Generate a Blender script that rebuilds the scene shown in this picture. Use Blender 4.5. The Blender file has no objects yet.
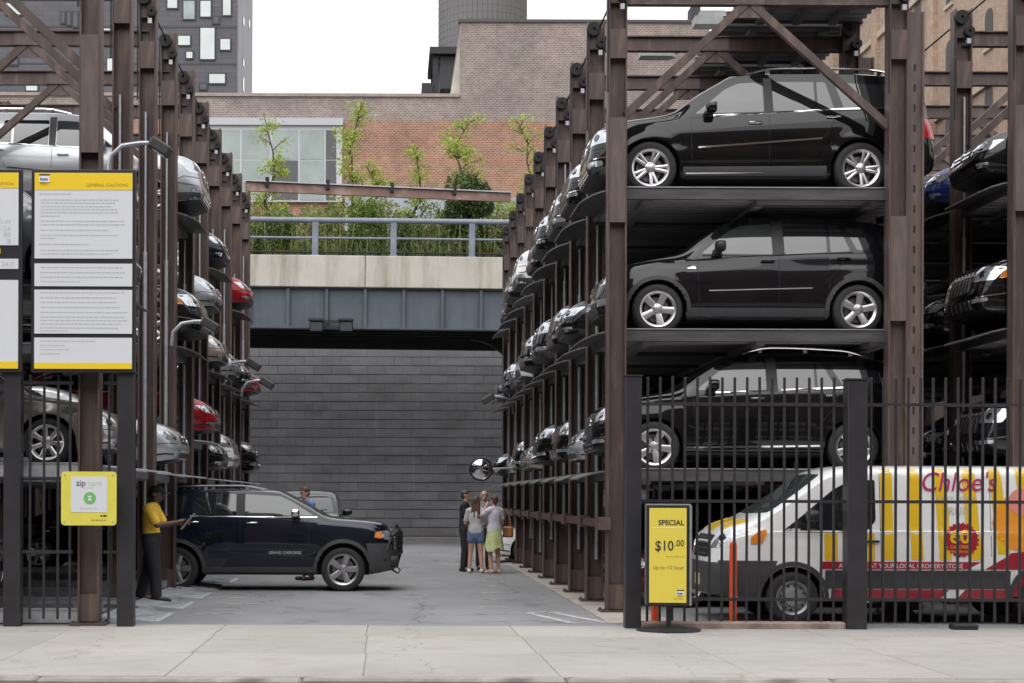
import bpy, bmesh, math, random
from mathutils import Vector, Matrix
from mathutils.bvhtree import BVHTree
from mathutils.geometry import delaunay_2d_cdt

random.seed(7)
R = math.radians
PI = math.pi
scene = bpy.context.scene
COL = scene.collection

# ------------------------------------------------------------------ camera
F_PX, CAM_H, VPX, VPY = 1680.0, 1.65, 391.0, 497.0
cam_data = bpy.data.cameras.new('camera')
cam_data.sensor_width = 36.0
cam_data.lens = 36.0 * F_PX / 1024.0
cam_data.shift_x = (512.0 - VPX) / 1024.0
cam_data.shift_y = (VPY - 341.5) / 1024.0
cam_data.clip_start = 0.1
cam_data.clip_end = 3000.0
cam = bpy.data.objects.new('camera', cam_data)
COL.objects.link(cam)
cam.location = (0, 0, CAM_H)
cam.rotation_euler = (R(90), R(0.0), 0)
cam.rotation_euler.rotate_axis('Z', R(0.2))
scene.camera = cam

# ------------------------------------------------------------------ overcast sky
SUN_EL, SUN_AZ = R(58), R(200)
world = bpy.data.worlds.new('World')
scene.world = world
world.use_nodes = True
wn, wl = world.node_tree.nodes, world.node_tree.links
wn.clear()
w_out = wn.new('ShaderNodeOutputWorld')
w_bg = wn.new('ShaderNodeBackground')
sky = wn.new('ShaderNodeTexSky')
sky.sky_type = 'NISHITA'
sky.sun_disc = False
sky.sun_elevation = SUN_EL
sky.sun_rotation = SUN_AZ
sky.air_density = 1.0
sky.dust_density = 6.0
sky.ozone_density = 1.0
w_hsv = wn.new('ShaderNodeHueSaturation')
w_hsv.inputs['Saturation'].default_value = 0.10
w_cloud = wn.new('ShaderNodeMix')
w_cloud.data_type = 'RGBA'
w_cloud.inputs['Factor'].default_value = 0.72
w_cloud.inputs['B'].default_value = (10.4, 10.5, 10.9, 1)      # even cloud deck
wl.new(sky.outputs['Color'], w_hsv.inputs['Color'])
wl.new(w_hsv.outputs['Color'], w_cloud.inputs['A'])
wl.new(w_cloud.outputs['Result'], w_bg.inputs['Color'])
w_bg.inputs['Strength'].default_value = 0.125
wl.new(w_bg.outputs['Background'], w_out.inputs['Surface'])

sun_data = bpy.data.lights.new('sun', 'SUN')
sun_data.energy = 0.9
sun_data.angle = R(75)
sun_data.color = (1.0, 0.965, 0.91)
sun = bpy.data.objects.new('sun', sun_data)
COL.objects.link(sun)
sun.location = (-10, -20, 60)
sun.rotation_euler = (R(32), 0, R(-18))

vs = scene.view_settings
vs.view_transform = 'Standard'
vs.look = 'None'
vs.exposure = 0.55
vs.gamma = 1.0
vs.use_curve_mapping = False

# ------------------------------------------------------------------ helpers
KIDS = {}
PAINTED = set()


def at(px, py, y):
    """world point seen at a pixel of the photograph at depth y"""
    return Vector(((px - VPX) * y / F_PX, y, CAM_H - (py - VPY) * y / F_PX))


def tag(o, label=None, cat=None, group=None, kind=None):
    if label: o['label'] = label
    if cat: o['category'] = cat
    if group: o['group'] = group
    if kind: o['kind'] = kind
    return o


def _reg(o, parent):
    COL.objects.link(o)
    KIDS.setdefault(o.name, [])
    if parent is not None:
        o.parent = parent
        KIDS.setdefault(parent.name, []).append(o)


def empty(name, loc=(0, 0, 0), rz=0, parent=None):
    o = bpy.data.objects.new(name, None)
    o.empty_display_size = 0.2
    o.location = loc
    o.rotation_euler = (0, 0, rz)
    _reg(o, parent)
    return o


def mkobj(name, mesh, parent=None, loc=(0, 0, 0), rot=(0, 0, 0)):
    o = bpy.data.objects.new(name, mesh)
    o.location = loc
    o.rotation_euler = rot
    _reg(o, parent)
    return o


def copy_tree(o, parent=None, paint=None):
    c = o.copy()
    COL.objects.link(c)
    KIDS.setdefault(c.name, [])
    c.parent = parent
    if parent is not None:
        KIDS[parent.name].append(c)
    if o.name in PAINTED:
        PAINTED.add(c.name)
        if paint is not None:
            c.material_slots[0].link = 'OBJECT'
            c.material_slots[0].material = paint
    for ch in list(KIDS.get(o.name, ())):
        copy_tree(ch, c, paint)
    return c


class MB:
    """collects simple solids, builds them as one mesh"""
    def __init__(self):
        self.v, self.f, self.m = [], [], []

    def add(self, vs_, fs, mi=0, M=None):
        b = len(self.v)
        for p in vs_:
            p = Vector(p)
            self.v.append(M @ p if M is not None else p)
        for f in fs:
            self.f.append([i + b for i in f])
            self.m.append(mi)
        return self

    def box(self, x0, x1, y0, y1, z0, z1, mi=0, M=None):
        v = [(x0, y0, z0), (x1, y0, z0), (x1, y1, z0), (x0, y1, z0), (x0, y0, z1), (x1, y0, z1), (x1, y1, z1), (x0, y1, z1)]
        f = [(0, 3, 2, 1), (4, 5, 6, 7), (0, 1, 5, 4), (1, 2, 6, 5), (2, 3, 7, 6), (3, 0, 4, 7)]
        return self.add(v, f, mi, M)

    def bbox(self, x0, x1, y0, y1, z0, z1, b=0.01, mi=0, M=None):
        """box with chamfered edges"""
        bm = bmesh.new()
        vs_ = [bm.verts.new(p) for p in [(x0, y0, z0), (x1, y0, z0), (x1, y1, z0), (x0, y1, z0), (x0, y0, z1), (x1, y0, z1), (x1, y1, z1), (x0, y1, z1)]]
        for f in [(0, 3, 2, 1), (4, 5, 6, 7), (0, 1, 5, 4), (1, 2, 6, 5), (2, 3, 7, 6), (3, 0, 4, 7)]:
            bm.faces.new([vs_[i] for i in f])
        bmesh.ops.bevel(bm, geom=bm.edges[:], offset=b, segments=1, affect='EDGES', profile=0.5)
        bm.verts.index_update()
        self.add([v.co.copy() for v in bm.verts], [[v.index for v in f.verts] for f in bm.faces], mi, M)
        bm.free()
        return self

    def prism(self, poly, z0, z1, mi=0, M=None):
        """polygon in xy extruded in z"""
        n = len(poly)
        v = [(p[0], p[1], z0) for p in poly] + [(p[0], p[1], z1) for p in poly]
        f = [list(range(n))[::-1], list(range(n, 2 * n))]
        f += [(i, (i + 1) % n, n + (i + 1) % n, n + i) for i in range(n)]
        return self.add(v, f, mi, M)

    def bar(self, a, b, w, h, mi=0, up=(0, 0, 1)):
        """rectangular bar from a to b"""
        a, b = Vector(a), Vector(b)
        d = (b - a).normalized()
        u = Vector(up)
        if abs(d.dot(u)) > 0.98: u = Vector((0, 1, 0))
        s = d.cross(u).normalized()
        u = s.cross(d).normalized()
        s *= w / 2
        u *= h / 2
        v = [a - s - u, a + s - u, a + s + u, a - s + u, b - s - u, b + s - u, b + s + u, b - s + u]
        f = [(0, 1, 2, 3), (7, 6, 5, 4), (0, 4, 5, 1), (1, 5, 6, 2), (2, 6, 7, 3), (3, 7, 4, 0)]
        return self.add(v, f, mi)

    def tube(self, pts, rad, n=8, mi=0, cap=True):
        pts = [Vector(p) for p in pts]
        rs = rad if isinstance(rad, (list, tuple)) else [rad] * len(pts)
        b = len(self.v)
        pu = None
        for i, p in enumerate(pts):
            d = (pts[min(i + 1, len(pts) - 1)] - pts[max(i - 1, 0)]).normalized()
            if pu is None:
                pu = d.orthogonal().normalized()
            pu = (pu - d * pu.dot(d)).normalized()
            s = d.cross(pu)
            for k in range(n):
                a = 2 * PI * k / n
                self.v.append(p + (pu * math.cos(a) + s * math.sin(a)) * rs[i])
        for i in range(len(pts) - 1):
            for k in range(n):
                k2 = (k + 1) % n
                self.f.append([b + i * n + k, b + i * n + k2, b + (i + 1) * n + k2, b + (i + 1) * n + k])
                self.m.append(mi)
        if cap:
            self.f.append([b + k for k in range(n)][::-1]); self.m.append(mi)
            e = b + (len(pts) - 1) * n
            self.f.append([e + k for k in range(n)]); self.m.append(mi)
        return self

    def lathe(self, prof, n=24, mi=0, M=None, close=False):
        """profile (r, z) turned about z"""
        v, f = [], []
        for r, z in prof:
            for k in range(n):
                a = 2 * PI * k / n
                v.append((r * math.cos(a), r * math.sin(a), z))
        m = len(prof)
        for i in range(m if close else m - 1):
            j = (i + 1) % m
            for k in range(n):
                k2 = (k + 1) % n
                f.append((i * n + k, i * n + k2, j * n + k2, j * n + k))
        return self.add(v, f, mi, M)

    def ell(self, c, r, nu=12, nv=8, mi=0, M=None):
        v, f = [], []
        for j in range(nv + 1):
            t = PI * j / nv
            for k in range(nu):
                a = 2 * PI * k / nu
                v.append((c[0] + r[0] * math.sin(t) * math.cos(a), c[1] + r[1] * math.sin(t) * math.sin(a), c[2] - r[2] * math.cos(t)))
        for j in range(nv):
            for k in range(nu):
                k2 = (k + 1) % nu
                f.append((j * nu + k, j * nu + k2, (j + 1) * nu + k2, (j + 1) * nu + k))
        return self.add(v, f, mi, M)

    def mesh(self, name, mats, smooth=None):
        me = bpy.data.meshes.new(name)
        me.from_pydata([tuple(v) for v in self.v], [], self.f)
        for m in (mats if isinstance(mats, (list, tuple)) else [mats]):
            me.materials.append(m)
        if any(self.m):
            me.polygons.foreach_set('material_index', self.m)
        if smooth is not None:
            me.polygons.foreach_set('use_smooth', [True] * len(me.polygons))
            me.set_sharp_from_angle(angle=R(smooth))
        me.update()
        return me

    def build(self, name, mats, parent=None, smooth=None, loc=(0, 0, 0), rot=(0, 0, 0)):
        return mkobj(name, self.mesh(name, mats, smooth), parent, loc, rot)


# ------------------------------------------------------------------ materials
MATS = {}


def mat(name, col, rough=0.6, metal=0.0, var=0.0, scale=4.0, bump=0.0, bscale=30.0, coat=0.0, spec=0.5, stretch=None, col2=None, detail=6.0, dirt=None):
    """principled material; var mixes in a darker/lighter or second colour by noise"""
    if name in MATS: return MATS[name]
    m = bpy.data.materials.new(name)
    m.use_nodes = True
    nt = m.node_tree
    N, L = nt.nodes, nt.links
    b = N['Principled BSDF']
    c = (*col, 1)
    b.inputs['Base Color'].default_value = c
    b.inputs['Roughness'].default_value = rough
    b.inputs['Metallic'].default_value = metal
    b.inputs['Coat Weight'].default_value = coat
    b.inputs['Coat Roughness'].default_value = 0.03
    b.inputs['Specular IOR Level'].default_value = spec
    m.diffuse_color = c
    if var or bump or dirt:
        tc = N.new('ShaderNodeTexCoord')
        mp = N.new('ShaderNodeMapping')
        if stretch: mp.inputs['Scale'].default_value = stretch
        L.new(tc.outputs['Object'], mp.inputs['Vector'])
    if var:
        nz = N.new('ShaderNodeTexNoise')
        nz.inputs['Scale'].default_value = scale
        nz.inputs['Detail'].default_value = detail
        nz.inputs['Roughness'].default_value = 0.65
        L.new(mp.outputs['Vector'], nz.inputs['Vector'])
        rp = N.new('ShaderNodeMapRange')
        rp.inputs['From Min'].default_value = 0.3
        rp.inputs['From Max'].default_value = 0.7
        L.new(nz.outputs['Fac'], rp.inputs['Value'])
        mx = N.new('ShaderNodeMix')
        mx.data_type = 'RGBA'
        lo = col2 if col2 else tuple(x * (1 - var) for x in col)
        hi = col if col2 else tuple(min(1, x * (1 + var)) for x in col)
        mx.inputs['A'].default_value = (*lo, 1)
        mx.inputs['B'].default_value = (*hi, 1)
        L.new(rp.outputs['Result'], mx.inputs['Factor'])
        outc = mx.outputs['Result']
        if dirt:
            n2 = N.new('ShaderNodeTexNoise')
            n2.inputs['Scale'].default_value = dirt[1]
            n2.inputs['Detail'].default_value = 8
            L.new(mp.outputs['Vector'], n2.inputs['Vector'])
            r2 = N.new('ShaderNodeMapRange')
            r2.inputs['From Min'].default_value = dirt[2]
            r2.inputs['From Max'].default_value = dirt[2] + 0.15
            r2.inputs['To Max'].default_value = dirt[3]
            L.new(n2.outputs['Fac'], r2.inputs['Value'])
            m2 = N.new('ShaderNodeMix')
            m2.data_type = 'RGBA'
            L.new(r2.outputs['Result'], m2.inputs['Factor'])
            L.new(outc, m2.inputs['A'])
            m2.inputs['B'].default_value = (*dirt[0], 1)
            outc = m2.outputs['Result']
        L.new(outc, b.inputs['Base Color'])
    if bump:
        nb = N.new('ShaderNodeTexNoise')
        nb.inputs['Scale'].default_value = bscale
        nb.inputs['Detail'].default_value = 5
        L.new(mp.outputs['Vector'], nb.inputs['Vector'])
        bp = N.new('ShaderNodeBump')
        bp.inputs['Strength'].default_value = bump
        bp.inputs['Distance'].default_value = 0.02
        L.new(nb.outputs['Fac'], bp.inputs['Height'])
        L.new(bp.outputs['Normal'], b.inputs['Normal'])
    MATS[name] = m
    return m


M_BROWN = mat('brown_steel_paint', (0.084, 0.058, 0.051), 0.5, var=0.3, scale=3, bump=0.06, bscale=60, dirt=((0.19, 0.125, 0.095), 3.0, 0.54, 0.6), stretch=(2.2, 2.2, .35))
M_BROWN2 = mat('brown_steel_paint_worn', (0.112, 0.08, 0.073), 0.55, var=0.28, scale=5, bump=0.08, bscale=60, dirt=((0.055, 0.03, 0.022), 3.0, 0.58, 0.6), stretch=(2, 2, .4))
M_GALV = mat('galvanised_steel', (0.46, 0.47, 0.5), 0.42, 0.75, var=0.16, scale=6)
M_GALV_D = mat('dull_galvanised_sheet', (0.27, 0.266, 0.27), 0.5, 0.3, var=0.35, scale=2.5, stretch=(0.3, 2, 1))
M_LIP = mat('pale_ramp_plate', (0.46, 0.48, 0.51), 0.5, 0.2, var=0.22, scale=5, dirt=((0.2, 0.19, 0.18), 3, 0.55, 0.6))
M_DARKMETAL = mat('dark_greasy_metal', (0.022, 0.021, 0.022), 0.5, 0.5, var=0.3, scale=8)
M_CHAR = mat('charcoal_fence_paint', (0.026, 0.025, 0.029), 0.42, var=0.25, scale=3, dirt=((0.07, 0.07, 0.08), 2.5, 0.62, 0.5))
M_GLASS = mat('tinted_car_glass', (0.014, 0.016, 0.018), 0.03, spec=1.0, coat=0.5)
M_GLASSC = mat('lightened_side_glass', (0.045, 0.052, 0.052), 0.03, spec=1.0, coat=0.4, var=0.4, scale=1.6, stretch=(.5, 1, 2))  # opaque; lighter uneven base colour stands for light showing through
M_GLASSG = mat('clear_green_glass', (0.035, 0.05, 0.047), 0.03, spec=0.9)
M_RUBBER = mat('tyre_rubber', (0.022, 0.021, 0.021), 0.75, var=0.2, scale=12, bump=0.1, bscale=80)
M_ALLOY = mat('alloy_wheel', (0.66, 0.66, 0.68), 0.28, 0.85)
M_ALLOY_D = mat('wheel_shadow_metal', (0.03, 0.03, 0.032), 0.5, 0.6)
M_CHROME = mat('chrome', (0.8, 0.8, 0.82), 0.12, 1.0)
M_PLASTIC = mat('black_plastic', (0.02, 0.02, 0.022), 0.5, var=0.2, scale=10)
M_GREYPLASTIC = mat('dark_grey_plastic', (0.05, 0.05, 0.054), 0.55, var=0.15, scale=10)
M_LAMP = mat('headlamp_lens', (0.55, 0.58, 0.62), 0.08, 0.7, coat=1.0, var=0.25, scale=7)
M_AMBER = mat('amber_lens', (0.75, 0.24, 0.03), 0.15, coat=1.0)
M_RED = mat('red_lens', (0.42, 0.01, 0.015), 0.15, coat=1.0)
M_WHITE = mat('white_print', (0.78, 0.78, 0.78), 0.55)
M_PLATE = mat('number_plate_paint', (0.62, 0.55, 0.3), 0.5)


def paint(name, col, metal=0.0, rough=0.3):
    return mat('car_paint_' + name, col, rough, metal, coat=1.0, var=0.04, scale=40, spec=0.05)


P_BLACK = paint('black', (0.004, 0.004, 0.0046))
P_GREYBLACK = paint('carbon_black', (0.009, 0.009, 0.011), 0.3)
P_NAVY = paint('navy', (0.008, 0.0105, 0.021), 0.3)
P_SILVER = paint('silver', (0.46, 0.48, 0.5), 0.6, 0.32)
P_WHITE = paint('white', (0.8, 0.8, 0.8))
P_TAUPE = paint('taupe', (0.27, 0.265, 0.25), 0.6, 0.32)
P_BEIGE = paint('beige', (0.42, 0.37, 0.3), 0.5, 0.32)
P_REDP = paint('red', (0.33, 0.008, 0.014), 0.2)
P_MAROON = paint('maroon', (0.1, 0.006, 0.014), 0.2)
P_GREY = paint('grey', (0.12, 0.125, 0.135), 0.6, 0.32)
P_BLUE = paint('blue', (0.014, 0.035, 0.16), 0.3)


def text_mesh(s, size, mat_, name, parent, loc, rot, align='LEFT', shear=0.0, space=1.0, ext=0.0012, sx=1.0, bold=0.0):
    cu = bpy.data.curves.new(name, 'FONT')
    cu.body = s
    cu.size = size
    cu.align_x = align
    cu.shear = shear
    cu.space_character = space
    cu.extrude = ext
    cu.offset = bold
    cu.resolution_u = 3
    tmp = bpy.data.objects.new('tmp', cu)
    me = bpy.data.meshes.new_from_object(tmp)
    bpy.data.objects.remove(tmp)
    bpy.data.curves.remove(cu)
    me.name = name
    me.materials.clear()
    me.materials.append(mat_)
    if sx != 1.0:
        for v in me.vertices: v.co.x *= sx
    return mkobj(name, me, parent, loc, rot)
# ------------------------------------------------------------------ setting: special materials
def nodes(name, rough=0.8, metal=0.0):
    m = bpy.data.materials.new(name)
    m.use_nodes = True
    N, L = m.node_tree.nodes, m.node_tree.links
    b = N['Principled BSDF']
    b.inputs['Roughness'].default_value = rough
    b.inputs['Metallic'].default_value = metal
    return m, N, L, b


def ramp(N, L, src, stops):
    r = N.new('ShaderNodeValToRGB')
    e = r.color_ramp.elements
    while len(e) < len(stops): e.new(0.5)
    for el, (p, c) in zip(e, stops):
        el.position = p; el.color = (*c, 1) if len(c) == 3 else c
    L.new(src, r.inputs['Fac'])
    return r.outputs['Color']


def noise(N, L, vec, scale, detail=6, rough=.6):
    n = N.new('ShaderNodeTexNoise')
    n.inputs['Scale'].default_value = scale; n.inputs['Detail'].default_value = detail; n.inputs['Roughness'].default_value = rough
    if vec is not None: L.new(vec, n.inputs['Vector'])
    return n.outputs['Fac']


def mixc(N, L, fac, a, b, mode='MIX'):
    x = N.new('ShaderNodeMix'); x.data_type = 'RGBA'; x.blend_type = mode
    if isinstance(fac, (int, float)): x.inputs['Factor'].default_value = fac
    else: L.new(fac, x.inputs['Factor'])
    for k, v in (('A', a), ('B', b)):
        if isinstance(v, tuple): x.inputs[k].default_value = (*v, 1)
        else: L.new(v, x.inputs[k])
    return x.outputs['Result']


def wpos(N, L, scale=None):
    g = N.new('ShaderNodeNewGeometry')
    if not scale: return g.outputs['Position']
    mp = N.new('ShaderNodeMapping'); mp.inputs['Scale'].default_value = scale
    L.new(g.outputs['Position'], mp.inputs['Vector'])
    return mp.outputs['Vector']


def math_(N, L, op, a, b=None):
    x = N.new('ShaderNodeMath'); x.operation = op
    for i, v in enumerate((a, b)):
        if v is None: continue
        if isinstance(v, (int, float)): x.inputs[i].default_value = v
        else: L.new(v, x.inputs[i])
    return x.outputs[0]


def bump_(N, L, b, h, s=.3, d=.01):
    bp = N.new('ShaderNodeBump'); bp.inputs['Strength'].default_value = s; bp.inputs['Distance'].default_value = d
    L.new(h, bp.inputs['Height']); L.new(bp.outputs['Normal'], b.inputs['Normal'])


def slab_mat():
    m, N, L, b = nodes('sidewalk_concrete', .85)
    P = wpos(N, L)
    base = ramp(N, L, noise(N, L, P, .55, 8), [(.3, (.315, .30, .28)), (.5, (.375, .36, .338)), (.72, (.425, .408, .385))])
    oi = N.new('ShaderNodeObjectInfo')
    tint = ramp(N, L, oi.outputs['Random'], [(0, (.90, .90, .90)), (1, (1.03, 1.02, 1.0))])
    base = mixc(N, L, 1.0, base, tint, 'MULTIPLY')
    fine = ramp(N, L, noise(N, L, P, 38, 4), [(.25, (.84, .84, .84)), (.75, (1.08, 1.08, 1.08))])
    base = mixc(N, L, 1.0, base, fine, 'MULTIPLY')
    # gum spots and hairline cracks
    v = N.new('ShaderNodeTexVoronoi'); v.inputs['Scale'].default_value = 1.5; L.new(P, v.inputs['Vector'])
    spot = ramp(N, L, v.outputs['Distance'], [(.028, (.6, .6, .6)), (.045, (1, 1, 1))])
    base = mixc(N, L, 1.0, base, spot, 'MULTIPLY')
    st = ramp(N, L, noise(N, L, P, 1.1, 10, .72), [(.52, (1, 1, 1)), (.7, (.74, .70, .66))])
    base = mixc(N, L, 1.0, base, st, 'MULTIPLY')
    d = N.new('ShaderNodeVectorMath'); d.operation = 'ADD'
    nv = N.new('ShaderNodeTexNoise'); nv.inputs['Scale'].default_value = 1.6; L.new(P, nv.inputs['Vector'])
    L.new(P, d.inputs[0]); L.new(nv.outputs['Color'], d.inputs[1])
    c = N.new('ShaderNodeTexVoronoi'); c.feature = 'DISTANCE_TO_EDGE'; c.inputs['Scale'].default_value = .33
    L.new(d.outputs[0], c.inputs['Vector'])
    ck = ramp(N, L, c.outputs['Distance'], [(.0006, (.62, .6, .58)), (.0026, (1, 1, 1))])
    base = mixc(N, L, 1.0, base, ck, 'MULTIPLY')
    L.new(base, b.inputs['Base Color'])
    bump_(N, L, b, noise(N, L, P, 60, 4), .15, .01)
    return m


def asphalt_mat(name, a, b_, c):
    m, N, L, b = nodes(name, .82)
    P = wpos(N, L)
    base = ramp(N, L, noise(N, L, wpos(N, L, (1, .35, 1)), .7, 8), [(.3, a), (.52, b_), (.74, c)])
    v = ramp(N, L, noise(N, L, P, 90, 3), [(.3, (.72, .72, .72)), (.7, (1.25, 1.25, 1.25))])
    base = mixc(N, L, 1.0, base, v, 'MULTIPLY')
    oil = ramp(N, L, noise(N, L, wpos(N, L, (1, .5, 1)), 1.1, 9, .65), [(.56, (1, 1, 1)), (.7, (.62, .61, .6))])
    base = mixc(N, L, 1.0, base, oil, 'MULTIPLY')
    d = N.new('ShaderNodeVectorMath'); d.operation = 'ADD'
    nv = N.new('ShaderNodeTexNoise'); nv.inputs['Scale'].default_value = 1.3; L.new(P, nv.inputs['Vector'])
    L.new(P, d.inputs[0]); L.new(nv.outputs['Color'], d.inputs[1])
    ck_ = N.new('ShaderNodeTexVoronoi'); ck_.feature = 'DISTANCE_TO_EDGE'; ck_.inputs['Scale'].default_value = .28
    L.new(d.outputs[0], ck_.inputs['Vector'])
    base = mixc(N, L, 1.0, base, ramp(N, L, ck_.outputs['Distance'], [(.002, (.5, .5, .5)), (.007, (1, 1, 1))]), 'MULTIPLY')
    L.new(base, b.inputs['Base Color'])
    bump_(N, L, b, noise(N, L, P, 120, 3), .25, .01)
    return m


def brick_mat(name, c1, c2, mortar, axis='x', bw=.22, bh=.075, stain=None, tint=None):
    m, N, L, b = nodes(name, .88)
    g = N.new('ShaderNodeNewGeometry')
    sp = N.new('ShaderNodeSeparateXYZ'); L.new(g.outputs['Position'], sp.inputs[0])
    cb = N.new('ShaderNodeCombineXYZ')
    L.new(sp.outputs['X' if axis == 'x' else 'Y'], cb.inputs['X']); L.new(sp.outputs['Z'], cb.inputs['Y'])
    t = N.new('ShaderNodeTexBrick')
    t.inputs['Scale'].default_value = 1.0
    t.inputs['Brick Width'].default_value = bw; t.inputs['Row Height'].default_value = bh
    t.inputs['Mortar Size'].default_value = bh * .16; t.inputs['Mortar Smooth'].default_value = .3; t.inputs['Bias'].default_value = -.1
    t.inputs['Color1'].default_value = (*c1, 1); t.inputs['Color2'].default_value = (*c2, 1); t.inputs['Mortar'].default_value = (*mortar, 1)
    L.new(cb.outputs[0], t.inputs['Vector'])
    col = t.outputs['Color']
    w = ramp(N, L, noise(N, L, g.outputs['Position'], .35, 8, .65), [(.3, (.72, .72, .74)), (.5, (1, 1, 1)), (.72, (1.18, 1.15, 1.12))])
    col = mixc(N, L, 1.0, col, w, 'MULTIPLY')
    fine = ramp(N, L, noise(N, L, g.outputs['Position'], 2.6, 6, .7), [(.3, (.8, .8, .8)), (.7, (1.15, 1.15, 1.15))])
    col = mixc(N, L, 1.0, col, fine, 'MULTIPLY')
    if stain:
        sf = ramp(N, L, noise(N, L, wpos(N, L, (.8, .8, .12)), 1.2, 6), [(.5, (0, 0, 0)), (.68, (stain[3],) * 3)])
        col = mixc(N, L, sf, col, stain[:3])
    L.new(col, b.inputs['Base Color'])
    bump_(N, L, b, t.outputs['Fac'], -.4, .01)
    return m


def stained_mat(name, a, c, streak, scale=(1.2, 1.2, .12), rough=.85):
    m, N, L, b = nodes(name, rough)
    P = wpos(N, L)
    base = ramp(N, L, noise(N, L, P, .8, 8), [(.3, a), (.7, c)])
    st = ramp(N, L, noise(N, L, wpos(N, L, scale), 2.2, 8, .7), [(.47, (1, 1, 1)), (.72, streak)])
    base = mixc(N, L, 1.0, base, st, 'MULTIPLY')
    L.new(base, b.inputs['Base Color'])
    bump_(N, L, b, noise(N, L, P, 30, 4), .2, .01)
    return m


M_SLAB = slab_mat()
M_LOT = asphalt_mat('lot_asphalt', (.19, .188, .193), (.23, .228, .233), (.268, .265, .27))
M_ROAD = asphalt_mat('road_asphalt', (.05, .05, .052), (.065, .065, .066), (.08, .08, .08))
M_KERB = mat('kerb_concrete', (.3, .28, .25), .85, var=.25, scale=3, bump=.3, bscale=30, dirt=((.12, .1, .09), 2, .55, .7))
M_MARK = mat('worn_white_paint', (.46, .46, .455), .8, var=.35, scale=7, dirt=((.23, .23, .23), 5, .45, .9))
M_CONC = stained_mat('parapet_concrete', (.42, .395, .345), (.54, .51, .45), (.62, .56, .5))
M_GIRDER = stained_mat('girder_blue_grey_paint', (.07, .086, .104), (.098, .118, .141), (.68, .68, .68), rough=.55)
M_RAIL = mat('railing_grey_blue_paint', (.19, .215, .26), .5, var=.2, scale=3)
M_BLACKST = mat('black_steel', (.014, .014, .016), .55, var=.3, scale=3)

# ------------------------------------------------------------------ ground, road, pavements
def structure(name, mb, m, smooth=None):
    return tag(mb.build(name, m, None, smooth), kind='structure')


structure('ground', MB().box(-900, 900, -500, 1500, -.6, -.3), mat('city_ground', (.12, .115, .11), .9, var=.2, scale=.05))
structure('road', MB().box(-120, 120, 3.2, 15.2, -.3, -.13), M_ROAD)
structure('opposite_pavement', MB().box(-120, 120, -5, 3.2, -.3, 0), M_SLAB)
lot = structure('lot_pavement', MB().box(-16, 24, 21.6, 64.2, -.3, 0), M_LOT)
strip = structure('concrete_strip', MB().box(2.86, 3.75, 21.95, 52, .0, .012), mat('strip_concrete', (.36, .33, .29), .85, var=.25, scale=2, bump=.2, bscale=30, dirt=((.2, .13, .1), 1.2, .56, .6)))
walk = structure('pavement', MB().box(-60, 60, 15.45, 21.6, -.3, -.012), M_KERB)
rows = [(19.98, 21.594), (17.75, 19.966), (15.46, 17.738)]
random.seed(3)
slabs = {}
for ri, (y0, y1) in enumerate(rows):
    me = MB().bbox(-.9085, .9085, -(y1 - y0) / 2, (y1 - y0) / 2, -.1, 0, .008).mesh('slab', M_SLAB)
    for k in range(-7, 8):
        mkobj('slab', me, walk, (k * 1.824 + .62 + ri * .02, (y0 + y1) / 2, random.uniform(-.003, .002)), (R(random.uniform(-.06, .06)), 0, 0))
kerb = structure('kerb', MB().box(-60, 60, 15.25, 15.43, -.3, -.04), M_KERB)
kme = MB().bbox(-1.2, 1.2, -.115, .115, -.28, 0, .025).mesh('kerb_stone', M_KERB)
for k in range(-5, 6): mkobj('kerb_stone', kme, kerb, (k * 2.412 + .4, 15.33, random.uniform(-.012, .004)))


def marking(pts, name='painted_line'):
    b = MB(); b.prism([(p[0], p[1]) for p in pts], .002, .006)
    return b.build(name, M_MARK, lot)


def stroke(x0, y0, x1, y1, w):
    a, b_ = Vector((x0, y0)), Vector((x1, y1))
    n = (b_ - a).normalized(); n = Vector((-n.y, n.x)) * w / 2
    marking([a - n, b_ - n, b_ + n, a + n])


stroke(2.86, 22.1, 2.28, 24.2, .12); stroke(2.28, 24.2, 1.95, 23.9, .1); stroke(1.98, 23.9, 2.4, 22.0, .12)
for y, x0, x1 in ((25.2, 1.35, 1.75), (27.2, 1.5, 2.0), (28.9, 1.35, 1.8), (31.2, 1.6, 2.05), (33, 1.4, 2.1), (36, 1.7, 2.2)):
    stroke(x0, y, x1, y, .1)
for y, x0, x1 in ((27.2, -2.95, -2.3), (25.7, -2.7, -1.9), (24.4, -2.9, -2.3), (23.6, -2.75, -2.1), (28.3, -3.0, -2.4)):
    stroke(x0, y, x1, y + .05, .08)
stroke(1.2, 41.2, 5, 41.2, .25); stroke(-6, 62, 6, 62, .3)
structure('back_kerb', MB().bbox(-14, 14, 63.4, 64.2, -.2, .14, .02), M_KERB)

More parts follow.
